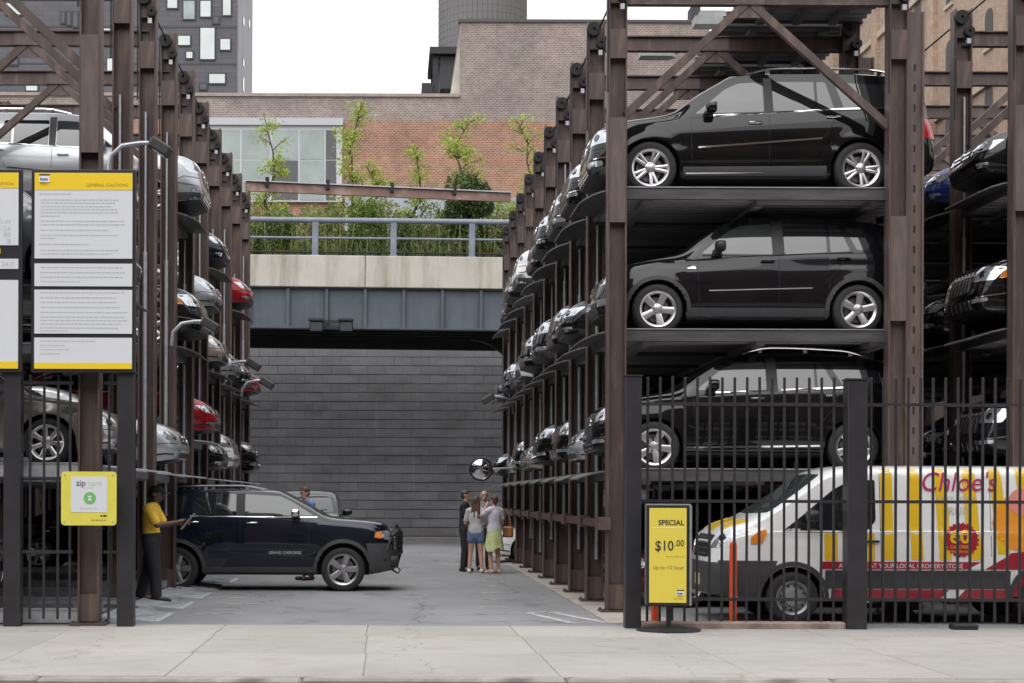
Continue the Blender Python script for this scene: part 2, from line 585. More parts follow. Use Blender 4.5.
# ------------------------------------------------------------------ grey block wall under the viaduct
def block_wall():
    m, N, L, b = nodes('dark_grey_block', .7)
    oi = N.new('ShaderNodeObjectInfo')
    P = wpos(N, L)
    base = ramp(N, L, oi.outputs['Random'], [(0, (.222, .224, .233)), (.5, (.243, .245, .255)), (1, (.266, .268, .279))])
    nz = ramp(N, L, noise(N, L, wpos(N, L, (.5, 1, 1.6)), 1.3, 9, .7), [(.3, (.74, .74, .74)), (.7, (1.28, 1.28, 1.28))])
    base = mixc(N, L, 1.0, base, nz, 'MULTIPLY')
    drip = ramp(N, L, noise(N, L, wpos(N, L, (1.6, 1, .09)), 1.0, 5), [(.6, (1, 1, 1)), (.72, (1.5, 1.5, 1.55))])
    base = mixc(N, L, 1.0, base, drip, 'MULTIPLY')
    L.new(base, b.inputs['Base Color'])
    bump_(N, L, b, noise(N, L, P, 14, 5), .3, .02)
    wall = MB().box(-30, 30, 64.72, 65.2, 0, 8.2).build('block_wall', mat('dark_mortar', (.15, .15, .157), .9), None)
    tag(wall, 'dark grey painted block wall under the elevated railway viaduct', 'wall')
    ch, bw = .345, .69
    me = MB().bbox(-bw / 2 + .0025, bw / 2 - .0025, -.03, .12, .01, ch - .014, .008).mesh('block', m)
    for r in range(20):
        for c in range(-8, 7):
            mkobj('block', me, wall, (c * bw + (bw / 2 if r % 2 else 0) + .1, 64.66 + random.uniform(-.007, .007), .14 + r * ch))
    # beyond the 300 largest: one joined mass
    b = MB()
    for r in range(23):
        for c in range(-24, 24):
            if r < 20 and -8 <= c < 7: continue
            x = c * bw + (bw / 2 if r % 2 else 0) + .1
            b.box(x - bw / 2 + .006, x + bw / 2 - .006, 64.63, 64.75, .15 + r * ch, .14 + (r + 1) * ch - .012)
    o = b.build('block_courses', m, wall); o['kind'] = 'stuff'


block_wall()

# ------------------------------------------------------------------ elevated railway viaduct
V0, V1 = 55.0, 62.6


def viaduct():
    root = empty('viaduct', (0, V0, .27), R(-.35))
    root.rotation_euler.y = R(.5)
    tag(root, 'elevated railway viaduct with blue grey riveted girder and pale concrete parapet', 'viaduct')
    D = V1 - V0
    MB().box(-30, 30, 0, .03, 6.9, 8.22).box(-30, 30, -.14, .2, 6.86, 6.92).box(-30, 30, -.1, .2, 8.16, 8.2).build('girder', M_GIRDER, root)
    sm = MB().box(-.045, .045, -.12, 0, 6.92, 8.16).box(-.1, .1, -.015, 0, 6.92, 8.16)
    for s_ in (-.075, .075):
        for k in range(17): sm.ell((s_, -.018, 6.97 + k * .07), (.014, .012, .014), 5, 3)
    sme = sm.mesh('stiffener', M_GIRDER)
    for k in range(-16, 17): mkobj('stiffener', sme, root, (k * 1.262 + .33, 0, 0))
    rv = MB()
    for k in range(-180, 181): rv.ell((k * .11, -.142, 6.89), (.018, .012, .018), 5, 3)
    o = rv.build('rivets', M_GIRDER, root); o['kind'] = 'stuff'
    pm = MB().bbox(-2.53, 2.53, -.22, .1, 8.205, 9.24, .02).mesh('parapet_panel', M_CONC)
    for k in range(-5, 6): mkobj('parapet_panel', pm, root, (k * 5.08 + 1.6, 0, 0))
    MB().box(-30, 30, .03, D, 8.25, 8.6).build('deck_slab', M_BLACKST, root)
    MB().box(-30, 30, D - .3, D, 6.86, 8.25).build('girder', M_BLACKST, root)
    jm = MB().box(-30, 30, -.07, .07, 7.2, 8.25).box(-30, 30, -.14, .14, 7.2, 7.24).mesh('stringer', M_BLACKST)
    for k in range(1, 8): mkobj('stringer', jm, root, (0, D * k / 8, 0))
    # railing
    MB().tube([(-30, -.1, 10.4), (30, -.1, 10.4)], .095, 10).build('top_rail', M_RAIL, root, 50)
    MB().tube([(-30, -.1, 9.82), (30, -.1, 9.82)], .04, 8).build('mid_rail', M_RAIL, root, 50)
    MB().tube([(-30, -.05, 9.36), (30, -.05, 9.36)], .03, 8).build('low_rail', M_DARKMETAL, root, 50)
    pst = MB().bbox(-.1, .1, -.17, -.03, 9.2, 10.34, .01).box(-.14, .14, -.2, 0, 9.241, 9.27).mesh('railing_post', M_RAIL)
    for k in range(-9, 10): mkobj('railing_post', pst, root, (k * 2.56 - .03, 0, 0))
    # piers with curved knee brackets
    for s_ in (-1, 1):
        b = MB()
        xc = 4.8 if s_ > 0 else -8.6
        b.box(xc - .3, xc + .3, 3.0, 3.6, -.27, 7.2)
        b.box(xc - .36, xc + .36, 2.94, 3.66, -.27, .4)
        pl = [(xc - s_ * .3, 7.2), (xc - s_ * .3, 4.4)]
        for k in range(9):
            a = R(90 * k / 8)
            pl.append((xc - s_ * 2.1 + s_ * 1.8 * math.cos(a), 4.4 + 2.45 * math.sin(a)))
        pl.append((xc - s_ * 2.1, 7.2))
        M = Matrix(((1, 0, 0, 0), (0, 0, 1, 0), (0, 1, 0, 0), (0, 0, 0, 1)))
        b.prism([(p[0], p[1]) for p in pl], 3.1, 3.5, 0, M)
        b.build('pier', M_BLACKST, root)
    return root


viaduct()
fl = empty('flood_light', at(331, 322, 54.8))
tag(fl, 'pair of black floodlights fixed to the blue grey viaduct girder', 'floodlight')
b = MB()
b.box(-.65, .65, -.08, .0, -.05, .05)
b.build('bracket', M_BLACKST, fl)
for s_ in (-1, 1):
    hb = MB(); hb.bbox(-.22, .22, -.5, -.1, -.22, .14, .04).box(-.26, .26, -.54, -.3, .14, .18)
    h = hb.build('lamp_housing', M_BLACKST, fl, None, (s_ * .48, 0, 0), (R(18), 0, 0))
    MB().box(-.19, .19, -.515, -.505, -.18, .1).build('lens', mat('flood_lens', (.1, .105, .115), .25), h)


# ------------------------------------------------------------------ buildings
M_BRICK_R = brick_mat('red_brick', (.36, .165, .10), (.26, .112, .072), (.44, .34, .27), bw=.21, bh=.09)
M_BRICK_G = brick_mat('faded_mauve_brick', (.27, .205, .185), (.19, .142, .135), (.40, .36, .33), bw=.21, bh=.09)
M_BRICK_T = brick_mat('tan_brick', (.40, .285, .205), (.31, .215, .155), (.36, .29, .23), axis='y', bw=.3, bh=.12)
M_BRICK_TX = brick_mat('tan_brick_end', (.40, .285, .205), (.31, .215, .155), (.36, .29, .23), bw=.3, bh=.12)
M_BRICK_OP = brick_mat('brown_brick', (.16, .09, .065), (.12, .07, .055), (.2, .17, .15))
M_COPING = mat('coping_stone', (.33, .27, .25), .8, var=.2, scale=2)
M_PANE = mat('window_pane', (.25, .30, .28), .05, .0, spec=.9, var=.3, scale=.45)
M_PANE_W = mat('pale_window_pane', (.55, .6, .58), .08, spec=.8, var=.12, scale=.35)  # whitish base colour carries the reflected sky
M_PANE_D = mat('dark_window_pane', (.03, .033, .036), .06, spec=.9)
M_FRAME_W = mat('pale_window_frame', (.5, .52, .53), .5)


def brick_building():
    Y = 84.0
    root = empty('brick_building', (0, Y, 0))
    tag(root, 'long brick building behind the viaduct with red lower wall and faded mauve top', 'building')
    z1 = at(0, 121, Y).z; z2 = at(0, 97, Y).z; z3 = at(0, 22, Y).z
    xt0, xt1 = at(459, 0, Y).x, at(708, 0, Y).x
    x0, x1 = -24, 26
    MB().box(x0, x1, 0, 14, -.3, z1).build('wall', M_BRICK_R, root)
    MB().box(x0, xt0, 0, 14, z1, z2).build('upper_wall', M_BRICK_G, root)
    MB().box(xt0, xt1, 0, 12, z1, z3).build('tall_wall', M_BRICK_G, root)
    MB().box(xt1, x1, 0, 12, z1, z2 + 1.2).build('upper_wall', M_BRICK_G, root)
    MB().box(x0, xt0 - .02, -.1, .4, z2, z2 + .16).build('coping', M_COPING, root)
    MB().box(xt0 - .1, xt1 + .1, -.1, .4, z3, z3 + .14).build('coping', mat('dark_coping', (.1, .09, .09), .8), root)
    # pale sloping side of the stair head on the left of the tall part
    p = MB(); M = Matrix(((1, 0, 0, 0), (0, 0, 1, 0), (0, 1, 0, 0), (0, 0, 0, 1)))
    p.prism([(xt0 - .42, z2), (xt0 - .004, z2), (xt0 - .004, z3 - 1.1), (xt0 - .1, z3 - 1.2), (xt0 - .42, z3 - 3.0)], .6, 8, 0, M)
    p.build('stair_head_side', mat('pale_render', (.5, .5, .42), .8, var=.15, scale=1), root)
    MB().box(at(690, 0, Y).x, at(700, 0, Y).x, .3, 1.2, z3 - .3, z3 + .9).build('chimney', mat('dark_vent', (.05, .05, .06), .7), root)
    # large pale window band
    wx0, wx1 = at(196, 0, Y).x, at(341, 0, Y).x
    wz0, wz1 = at(0, 203, Y).z, at(0, 127, Y).z
    w = MB().box(wx0, wx1, -.25, .05, wz0, wz1).build('window', M_FRAME_W, root)
    MB().box(wx0 - .05, wx1 + .05, -.4, -.15, wz1, wz1 + .35).build('lintel', mat('pale_lintel', (.45, .47, .49), .6), w)
    cols = [196, 218, 240, 270, 298, 324, 336]
    zz = [wz0 + .06, wz0 + (wz1 - wz0) * .55, wz1 - .2]
    for i in range(6):
        for j in range(2):
            a, c = at(cols[i], 0, Y).x + .045, at(cols[i + 1], 0, Y).x - .045
            m = M_PANE_D if (i == 5 or (i == 3 and j == 0)) else M_PANE
            MB().box(a, c, -.2, -.255 - .004 * i, zz[j] + .03, zz[j + 1] - .03).build('pane', m, w)
    # pale panel band below, behind the planting
    MB().box(at(344, 0, Y).x, at(520, 0, Y).x, -.3, -.02, at(0, 232, Y).z, at(0, 198, Y).z).build('panel_band', mat('pale_blue_panel', (.33, .37, .41), .6, var=.2, scale=.6), root)


brick_building()


def tower():
    Y = 150.0
    root = empty('dark_tower', (0, Y, 0))
    tag(root, 'tall dark grey tower with scattered odd sized pale windows', 'building')
    m, N, L, b = nodes('dark_cladding', .6)
    P = wpos(N, L)
    br = N.new('ShaderNodeTexBrick'); br.inputs['Scale'].default_value = 1
    g = N.new('ShaderNodeSeparateXYZ'); L.new(P, g.inputs[0]); cb = N.new('ShaderNodeCombineXYZ')
    L.new(g.outputs['X'], cb.inputs['X']); L.new(g.outputs['Z'], cb.inputs['Y']); L.new(cb.outputs[0], br.inputs['Vector'])
    br.inputs['Brick Width'].default_value = 1.6; br.inputs['Row Height'].default_value = .42; br.inputs['Mortar Size'].default_value = .025
    br.inputs['Color1'].default_value = (.082, .08, .09, 1); br.inputs['Color2'].default_value = (.1, .097, .108, 1); br.inputs['Mortar'].default_value = (.06, .058, .065, 1)
    L.new(mixc(N, L, 1.0, br.outputs['Color'], ramp(N, L, noise(N, L, P, .2, 6), [(.3, (.85, .85, .85)), (.7, (1.12, 1.12, 1.12))]), 'MULTIPLY'), b.inputs['Base Color'])
    x1 = at(235, 0, Y).x
    MB().box(-48, x1, 0, 15.5, -.3, 74).build('wall', m, root)
    MB().box(x1 + .002, x1 + .15, .1, 15.4, -.3, 74).build('end_wall', mat('pale_end_cladding', (.2, .19, .2), .6, var=.2, scale=.3), root)
    for i, z in enumerate((3, 6.9)):
        pass
    for z in (at(0, 28, Y).z, at(0, 65, Y).z):
        MB().box(-48, x1, -.03, .0, z - .06, z + .06).build('floor_band', mat('cladding_joint', (.05, .05, .055), .7), root)
    wins = [(166, -12, 175.5, 9, 0), (182, 2, 193, 20, 1), (199, 2, 209, 17.5, 0), (221.5, -20, 229, 16, 0), (173, 37, 188.5, 46, 0), (199, 29, 213, 60, 0), (219, 40, 228.5, 50.5, 0),
            (185, 53, 191, 59, 0), (208, 75, 223.5, 84, 0), (212, 18, 217, 24, 2), (199, 85, 205, 90, 2), (25, 83, 36, 92, 0), (30, 35, 38, 42, 0), (60, 14, 63, 24, 2), (66, 14, 69, 26, 2), (72, 14, 76, 28, 2), (50, 84, 60, 96, 2), (5, 60, 16, 66, 2), (95, 30, 110, 42, 0), (106, 60, 113, 80, 0), (5, 5, 20, 16, 0)]
    for (a, t, c, d, k) in wins:
        p, q = at(a, d, Y), at(c, t, Y)
        w = MB().box(p.x - .12, q.x + .12, -.1, .1, p.z - .12, q.z + .12).build('window', mat('tower_window_frame', (.03, .03, .035), .5), root)
        MB().box(p.x, q.x, -.13, -.05, p.z, q.z).build('pane', (M_PANE_W, M_PANE, M_PANE_D)[k], w)
    for (yy, t, d) in ((5, 18, 26), (5, 60, 67), (5, 78, 92), (11, 20, 28)):
        p, q = at(0, d, Y + yy), at(0, t, Y + yy)
        w = MB().box(x1 + .1, x1 + .2, yy - .7, yy + .7, p.z, q.z).build('window', M_PANE_D, root)


tower()


def tan_building():
    X = 30.0
    root = empty('tan_brick_building', (X, 80, 0))
    tag(root, 'tan brick building with narrow arched windows beyond the right hand racks', 'building')
    MB().box(0, 18, -26, 38, -.3, 48).build('wall', M_BRICK_T, root)
    MB().box(-.06, 18.2, 38, 38.2, -.3, 48).build('end_wall', M_BRICK_TX, root)
    stone = mat('tan_stone_trim', (.45, .37, .29), .8, var=.15, scale=1)
    for z in (14.6, 22.4, 30): MB().box(-.18, 0, -26, 38, z, z + .35).build('string_course', stone, root)
    for y in (-20, -9, 2, 13, 24, 34): MB().box(-.25, 0, y - .5, y + .5, -.3, 47).build('pilaster', M_BRICK_T, root)
    for zi in range(7):
        z = 8.8 + zi * 3.9
        for y in (-23, -17.5, -14.8, -12, -6.5, -3.5, -.8, 4.5, 7.5, 10.5, 16, 19, 28):
            pl = [(-.55, 0), (.55, 0), (.55, 1.5)] + [(.55 * math.cos(R(a)), 1.5 + .45 * math.sin(R(a))) for a in (30, 60, 90, 120, 150)] + [(-.55, 1.5)]
            b = MB(); M = Matrix(((0, 0, 1, 0), (1, 0, 0, y), (0, 1, 0, z), (0, 0, 0, 1)))
            b.prism(pl, -.02, .05, 0, M)
            w = b.build('window', mat('dull_dark_window', (.05, .045, .045), .5, spec=.15), root)
            MB().box(-.12, 0, y - .7, y + .7, z - .2, z - .003).build('sill', stone, w)


tan_building()


def water_tank():
    Y = 112.0
    c = at(481, 60, Y)
    root = empty('water_tank', (c.x, Y, c.z))
    tag(root, 'round wooden water tank with iron hoops above the brick building roof', 'water tank')
    wood = mat('grey_tank_wood', (.155, .148, .15), .85, var=.3, scale=5, stretch=(4, 4, .15))
    r = 2.95
    MB().lathe([(0, .1), (r - .12, .1), (r - .12, 8), (0, 8)], 40).build('core', wood, root)
    st = MB().box(r - .12, r, -.158, .158, 0, 8).mesh('stave', wood)
    for k in range(56):
        mkobj('stave', st, root, (0, 0, 0), (0, 0, 2 * PI * k / 56))
    for k in range(16):
        z = .25 + k * .42 + .004 * k * k
        MB().lathe([(r + .005, z), (r + .025, z + .015), (r + .005, z + .03)], 40).build('hoop', M_GALV_D, root)
    MB().lathe([(r + .3, 8), (0, 10)], 30).build('roof', M_BLACKST, root)
    b = MB(); b.box(-3.6, 3.6, -3.4, 3.4, -.45, 0); b.build('platform', M_BLACKST, root)
    for sx in (-3.2, 3.2):
        for sy in (-2.8, 2.8):
            MB().box(sx - .18, sx + .18, sy - .18, sy + .18, -6, -.45).build('leg', M_BLACKST, root)
    MB().bar((-3.2, -2.8, -.6), (-1.2, -2.8, -2.6), .15, .15).build('brace', M_BLACKST, root)
    MB().box(-2.9, 3.2, -2.9, 3, -2.6, -.5).build('tank_chest', mat('dark_sheet', (.03, .03, .034), .6), root)
    MB().box(-4.1, -3.4, -3.2, 0, -6, -2.3).build('side_duct', M_BLACKST, root)


water_tank()

# side walls added unseen to keep the racks dark; the block across the street (reflected in the cars)
for nm, x0, x1, lab in (('light_block_wall', -10.4, -10, 'unseen brown brick wall added along the left edge to block side light'), ('light_block_wall', 14.6, 15, 'unseen brown brick wall added along the right edge to block side light')):
    tag(MB().box(x0, x1, 22, 53, 0, 7.4).build(nm, brick_mat('light_block_brick', (.1, .06, .048), (.08, .05, .04), (.12, .1, .09), axis='y')), lab, 'wall')
ob = empty('opposite_building', (0, -5, 0))
tag(ob, 'brown brick building across the street, behind the viewer', 'building')
MB().box(-60, 60, -10, 0, -.3, 19).build('wall', M_BRICK_OP, ob)
wm = MB().box(-.6, .6, 0, .04, -1, 1).mesh('window', M_PANE_D)
for z in (2, 5.4, 8.8, 12.2, 15.6):
    for k in range(-12, 13): mkobj('window', wm, ob, (k * 3.1, 0, z))
# ------------------------------------------------------------------ vehicles
def pchip(pts):
    pts = sorted(pts)
    xs = [p[0] for p in pts]; ys = [p[1] for p in pts]
    n = len(pts)
    h = [xs[i + 1] - xs[i] for i in range(n - 1)]
    d = [(ys[i + 1] - ys[i]) / h[i] for i in range(n - 1)]
    m = [d[0]] + [0.0] * (n - 2) + [d[-1]]
    for i in range(1, n - 1):
        if d[i - 1] * d[i] > 0:
            w1, w2 = 2 * h[i] + h[i - 1], h[i] + 2 * h[i - 1]
            m[i] = (w1 + w2) / (w1 / d[i - 1] + w2 / d[i])

    def f(x):
        if x <= xs[0]: return ys[0]
        if x >= xs[-1]: return ys[-1]
        i = 0
        while x > xs[i + 1]: i += 1
        t = (x - xs[i]) / h[i]
        a, b, c, e = 2 * t**3 - 3 * t * t + 1, t**3 - 2 * t * t + t, -2 * t**3 + 3 * t * t, t**3 - t * t
        return a * ys[i] + b * h[i] * m[i] + c * ys[i + 1] + e * h[i] * m[i + 1]
    return f


def sstep(a, b, x):
    t = max(0.0, min(1.0, (x - a) / (b - a)))
    return t * t * (3 - 2 * t)


class Shell:
    """car body skin: lofted along the length, with arches cut into the lower edge"""
    def __init__(s, S):
        s.S = S
        s.xf, s.xr = S['wb'] / 2 + S['fo'], -S['wb'] / 2 - S['ro']
        s.T, s.Sh = pchip(S['top']), pchip(S['sh'])
        s.prof = pchip(S.get('prof', [(0, .915), (.1, .955), (.3, .985), (.5, 1.0), (.75, .99), (.92, .965), (1, .945)]))
        s.clr, s.r = S['clr'], S['r']
        s.ra = s.r + S.get('gap', .055)
        s.make()

    def hw(s, x):
        S = s.S
        w = S['w'] / 2
        Lf, Lr = S.get('fc', .55), S.get('rc', .35)
        ef, er = S.get('ef', .66), S.get('er', .78)
        k = 1.0
        if x > s.xf - Lf:
            u = (x - s.xf + Lf) / Lf
            k = ef + (1 - ef) * max(0.0, 1 - u**2.3) ** (1 / 2.1)
        elif x < s.xr + Lr:
            u = (s.xr + Lr - x) / Lr
            k = er + (1 - er) * max(0.0, 1 - u**2.3) ** (1 / 2.1)
        return w * k * (1 - .035 * sstep(.6, s.xf, x) - .03 * sstep(-.8, s.xr, x) * (1 if x < -.8 else 0))

    def W(s, x, z):
        sh = s.Sh(x)
        a = (z - s.clr) / max(.05, sh - s.clr)
        y = s.hw(x) * s.prof(max(0, min(1, a)))
        for cx in (s.S['wb'] / 2, -s.S['wb'] / 2):
            d = math.hypot(x - cx, z - s.r) - s.ra
            y += s.S.get('flare', .018) * math.exp(-(d / .1) ** 2) * (1 if z > s.r * .6 else .4)
        for (z0, dep, wd) in s.S.get('crease', ((.62, .012, .05),)):
            y -= dep * math.exp(-((z - z0) / wd) ** 2) * sstep(s.xr + .5, s.xr + .9, x) * (1 - sstep(s.xf - 1.0, s.xf - .7, x))
        return y

    def zb(s, x):
        S = s.S
        z = s.clr
        wf, wr = S['wb'] / 2, -S['wb'] / 2
        if x > wf + s.ra: z += S.get('frise', .06) * sstep(wf + s.ra, s.xf, x)
        if x < wr - s.ra: z += S.get('rrise', .12) * sstep(wr - s.ra, s.xr, x)
        for cx in (wf, wr):
            d = abs(x - cx)
            if d < s.ra: z = max(z, s.r + math.sqrt(max(0, s.ra**2 - d * d)) * .97)
        return z

    def make(s):
        S = s.S
        xs = set()
        x = s.xr
        while x < s.xf:
            xs.add(round(x, 4)); x += .075
        for cx in (S['wb'] / 2, -S['wb'] / 2):
            for k in range(-12, 13):
                xs.add(round(cx + s.ra * math.sin(k / 12 * PI / 2), 4))
            xs.add(round(cx + s.ra + .004, 4)); xs.add(round(cx - s.ra - .004, 4))
        for k in range(9):
            e = (k / 8) ** 2.2
            xs.add(round(s.xf - .3 * e, 4)); xs.add(round(s.xr + .25 * e, 4))
        xs = sorted(xs)
        clean = [xs[0]]
        for x in xs[1:]:
            if x - clean[-1] > .0035: clean.append(x)
        xs = clean
        rings = []
        for x in xs:
            zb, sh, T = s.zb(x), s.Sh(x), s.T(x)
            sh = min(sh, T - .035)
            w0 = s.W(x, zb)
            pts = [(0, zb), (w0 * .5, zb), (w0 - .05, zb), (w0 - .008, zb + .004)]
            for k in range(13):
                z = zb + .012 + (sh - zb - .012) * (k / 12)
                pts.append((s.W(x, z), z))
            g = sstep(.15, .45, T - sh)
            yS = s.W(x, sh) - .022 * g
            ze = T - min(S.get('rnd', .12), .72 * (T - sh))
            ye = yS - S.get('lean', .36) * (ze - sh) - .03 * (1 - g)
            ye = max(ye, .12)
            for k in range(0, 6):
                t = k / 5
                z = sh + .012 * g + (ze - sh - .012 * g) * t
                pts.append((yS + (ye - yS) * (t**1.12), z))
            nn = S.get('nn', 2.7)
            for k in range(1, 9):
                a = PI / 2 * k / 8
                pts.append((ye * math.cos(a) ** (2 / nn) if k < 8 else 0, ze + (T - ze) * math.sin(a) ** (2 / nn)))
            ring = []
            for (y, z) in pts:
                xx = x
                u = max(0, (x - s.xf + .55) / .55) ** 2
                xx -= S.get('rake', .28) * max(0, z - S.get('rz', .55)) * u + .35 * max(0, .42 - z) * u
                v = max(0, (s.xr + .4 - x) / .4) ** 2
                xx += .10 * max(0, z - .75) * v + .35 * max(0, .48 - z) * v
                ring.append((xx, y, z))
            rings.append(ring)
        n = len(rings[0])
        V, Fc, mi = [], [], []
        for ring in rings:
            V += ring
            V += [(p[0], -p[1], p[2]) for p in ring]
        st = 2 * n
        for i in range(len(rings) - 1):
            for k in range(n - 1):
                a, b, c, d = i * st + k, (i + 1) * st + k, (i + 1) * st + k + 1, i * st + k + 1
                under = k < 3
                Fc.append((a, b, c, d)); mi.append(1 if under else 0)
                Fc.append((a + n, d + n, c + n, b + n)); mi.append(1 if under else 0)
        for i, fl in ((0, 0), (len(rings) - 1, 1)):
            for k in range(n - 1):
                a, b, c, d = i * st + k, i * st + k + 1, i * st + n + k + 1, i * st + n + k
                Fc.append((a, b, c, d) if fl else (a, d, c, b)); mi.append(0)
        bm = bmesh.new()
        bv = [bm.verts.new(v) for v in V]
        for f, m in zip(Fc, mi):
            try:
                q = bm.faces.new([bv[i] for i in f]); q.material_index = m; q.smooth = True
            except ValueError:
                pass
        bmesh.ops.remove_doubles(bm, verts=bm.verts[:], dist=.0008)
        bmesh.ops.dissolve_degenerate(bm, edges=bm.edges[:], dist=.0005)
        bmesh.ops.recalc_face_normals(bm, faces=bm.faces[:])
        s.bvh = BVHTree.FromBMesh(bm)
        me = bpy.data.meshes.new('body')
        bm.to_mesh(me); bm.free()
        me.set_sharp_from_angle(angle=R(38))
        s.mesh = me

    def hit(s, view, u, v, lim=None):
        if view == 'side': o, d = Vector((u, 3, v)), Vector((0, -1, 0))
        elif view == 'front': o, d = Vector((6, u, v)), Vector((-1, 0, 0))
        elif view == 'rear': o, d = Vector((-6, u, v)), Vector((1, 0, 0))
        else: o, d = Vector((u, v, 5)), Vector((0, 0, -1))
        p, nrm, _, _ = s.bvh.ray_cast(o, d)
        if p is not None and lim and abs(p.x - (s.xf if view == 'front' else s.xr)) > lim:
            sg = 1 if view == 'front' else -1
            xx = (s.xf if view == 'front' else s.xr) - sg * lim
            yy = math.copysign(min(abs(u), s.W(xx, v)), u)
            p, nrm, _, _ = s.bvh.find_nearest(Vector((xx, yy, v)))
            d = Vector((0, -math.copysign(1, u), 0))
        elif p is None or (view == 'side' and p.y < .2):
            t = Vector((u, s.S['w'] / 2, v)) if view == 'side' else (Vector((s.xf, u, v)) if view == 'front' else Vector((s.xr, u, v)) if view == 'rear' else Vector((u, v, 1.5)))
            p, nrm, _, _ = s.bvh.find_nearest(t)
        if nrm.dot(d) > 0: nrm = -nrm
        return p, nrm


def resample(poly, step, closed=True):
    out = []
    n = len(poly)
    for i in range(n if closed else n - 1):
        a, b = Vector(poly[i]), Vector(poly[(i + 1) % n])
        m = max(1, int((b - a).length / step + .5))
        for k in range(m): out.append(a.lerp(b, k / m))
    if not closed: out.append(Vector(poly[-1]))
    return out


def rnd_poly(poly, r, n=3):
    """round the corners of a polygon"""
    out = []
    m = len(poly)
    for i in range(m):
        p, a, b = Vector(poly[i]), Vector(poly[i - 1]), Vector(poly[(i + 1) % m])
        da, db = (a - p), (b - p)
        ra = min(r, da.length * .45); rb = min(r, db.length * .45)
        q0, q1 = p + da.normalized() * ra, p + db.normalized() * rb
        for k in range(n + 1):
            t = k / n
            out.append(q0 * (1 - t) ** 2 + p * 2 * t * (1 - t) + q1 * t * t)
    return out


def panel(sh, poly, view, off=.004, step=.07, thick=.015, rnd=.03, lim=None):
    pts = resample(rnd_poly(poly, rnd) if rnd else poly, step)
    nb = len(pts)
    us = [p[0] for p in pts]; vs_ = [p[1] for p in pts]

    def inside(x, y):
        c = False
        j = nb - 1
        for i in range(nb):
            if (pts[i][1] > y) != (pts[j][1] > y) and x < (pts[j][0] - pts[i][0]) * (y - pts[i][1]) / (pts[j][1] - pts[i][1]) + pts[i][0]: c = not c
            j = i
        return c
    allp = [Vector((p[0], p[1])) for p in pts]
    x = min(us) + step * .5
    while x < max(us):
        y = min(vs_) + step * .5
        while y < max(vs_):
            if inside(x, y) and min((Vector((x, y)) - q).length for q in allp[:nb]) > step * .4: allp.append(Vector((x, y)))
            y += step
        x += step
    r = delaunay_2d_cdt(allp, [(i, (i + 1) % nb) for i in range(nb)], [], 1, 1e-5)
    vv, ff = r[0], r[2]
    V, N = [], []
    for q in vv:
        p, nrm = sh.hit(view, q[0], q[1], lim)
        V.append(p + nrm * off); N.append(nrm)
    Fc = [list(f) for f in ff]
    # face orientation
    if Fc:
        a, b, c = (V[i] for i in Fc[len(Fc) // 2][:3])
        if (b - a).cross(c - a).dot(N[Fc[len(Fc) // 2][0]]) < 0: Fc = [f[::-1] for f in Fc]
    cnt = {}
    for f in Fc:
        for i in range(len(f)):
            cnt[(f[i], f[(i + 1) % len(f)])] = 1
    base = len(V)
    V2 = [V[i] - N[i] * thick for i in range(base)]
    sk = [(b, a, a + base, b + base) for (a, b) in cnt if (b, a) not in cnt]
    return V + V2, Fc + [list(q) for q in sk]


def ribbon(sh, line, width, view, off=.008, step=.06):
    pts = resample(line, step, False)
    V, Fc = [], []
    for i, p in enumerate(pts):
        t = (pts[min(i + 1, len(pts) - 1)] - pts[max(i - 1, 0)]).normalized()
        nn = Vector((-t[1], t[0])) * width / 2
        for s_, o in ((-1, -.006), (-.8, off), (.8, off), (1, -.006)):
            q, nrm = sh.hit(view, p[0] + nn[0] * s_, p[1] + nn[1] * s_)
            V.append(q + nrm * o)
    for i in range(len(pts) - 1):
        for k in range(3):
            Fc.append([i * 4 + k, i * 4 + k + 1, (i + 1) * 4 + k + 1, (i + 1) * 4 + k])
    return V, Fc


def finish(name, V, Fc, mats, parent, mirror=False, smooth=35, fix=True):
    me = bpy.data.meshes.new(name)
    if mirror:
        V = [(v[0], -v[1], v[2]) for v in V]; Fc = [f[::-1] for f in Fc]
    me.from_pydata([tuple(v) for v in V], [], Fc)
    if fix:
        bm = bmesh.new(); bm.from_mesh(me)
        bmesh.ops.recalc_face_normals(bm, faces=bm.faces[:])
        bm.to_mesh(me); bm.free()
    me.materials.append(mats)
    me.polygons.foreach_set('use_smooth', [True] * len(me.polygons))
    me.set_sharp_from_angle(angle=R(smooth))
    return mkobj(name, me, parent)


# --- wheels
WHEELS = {}


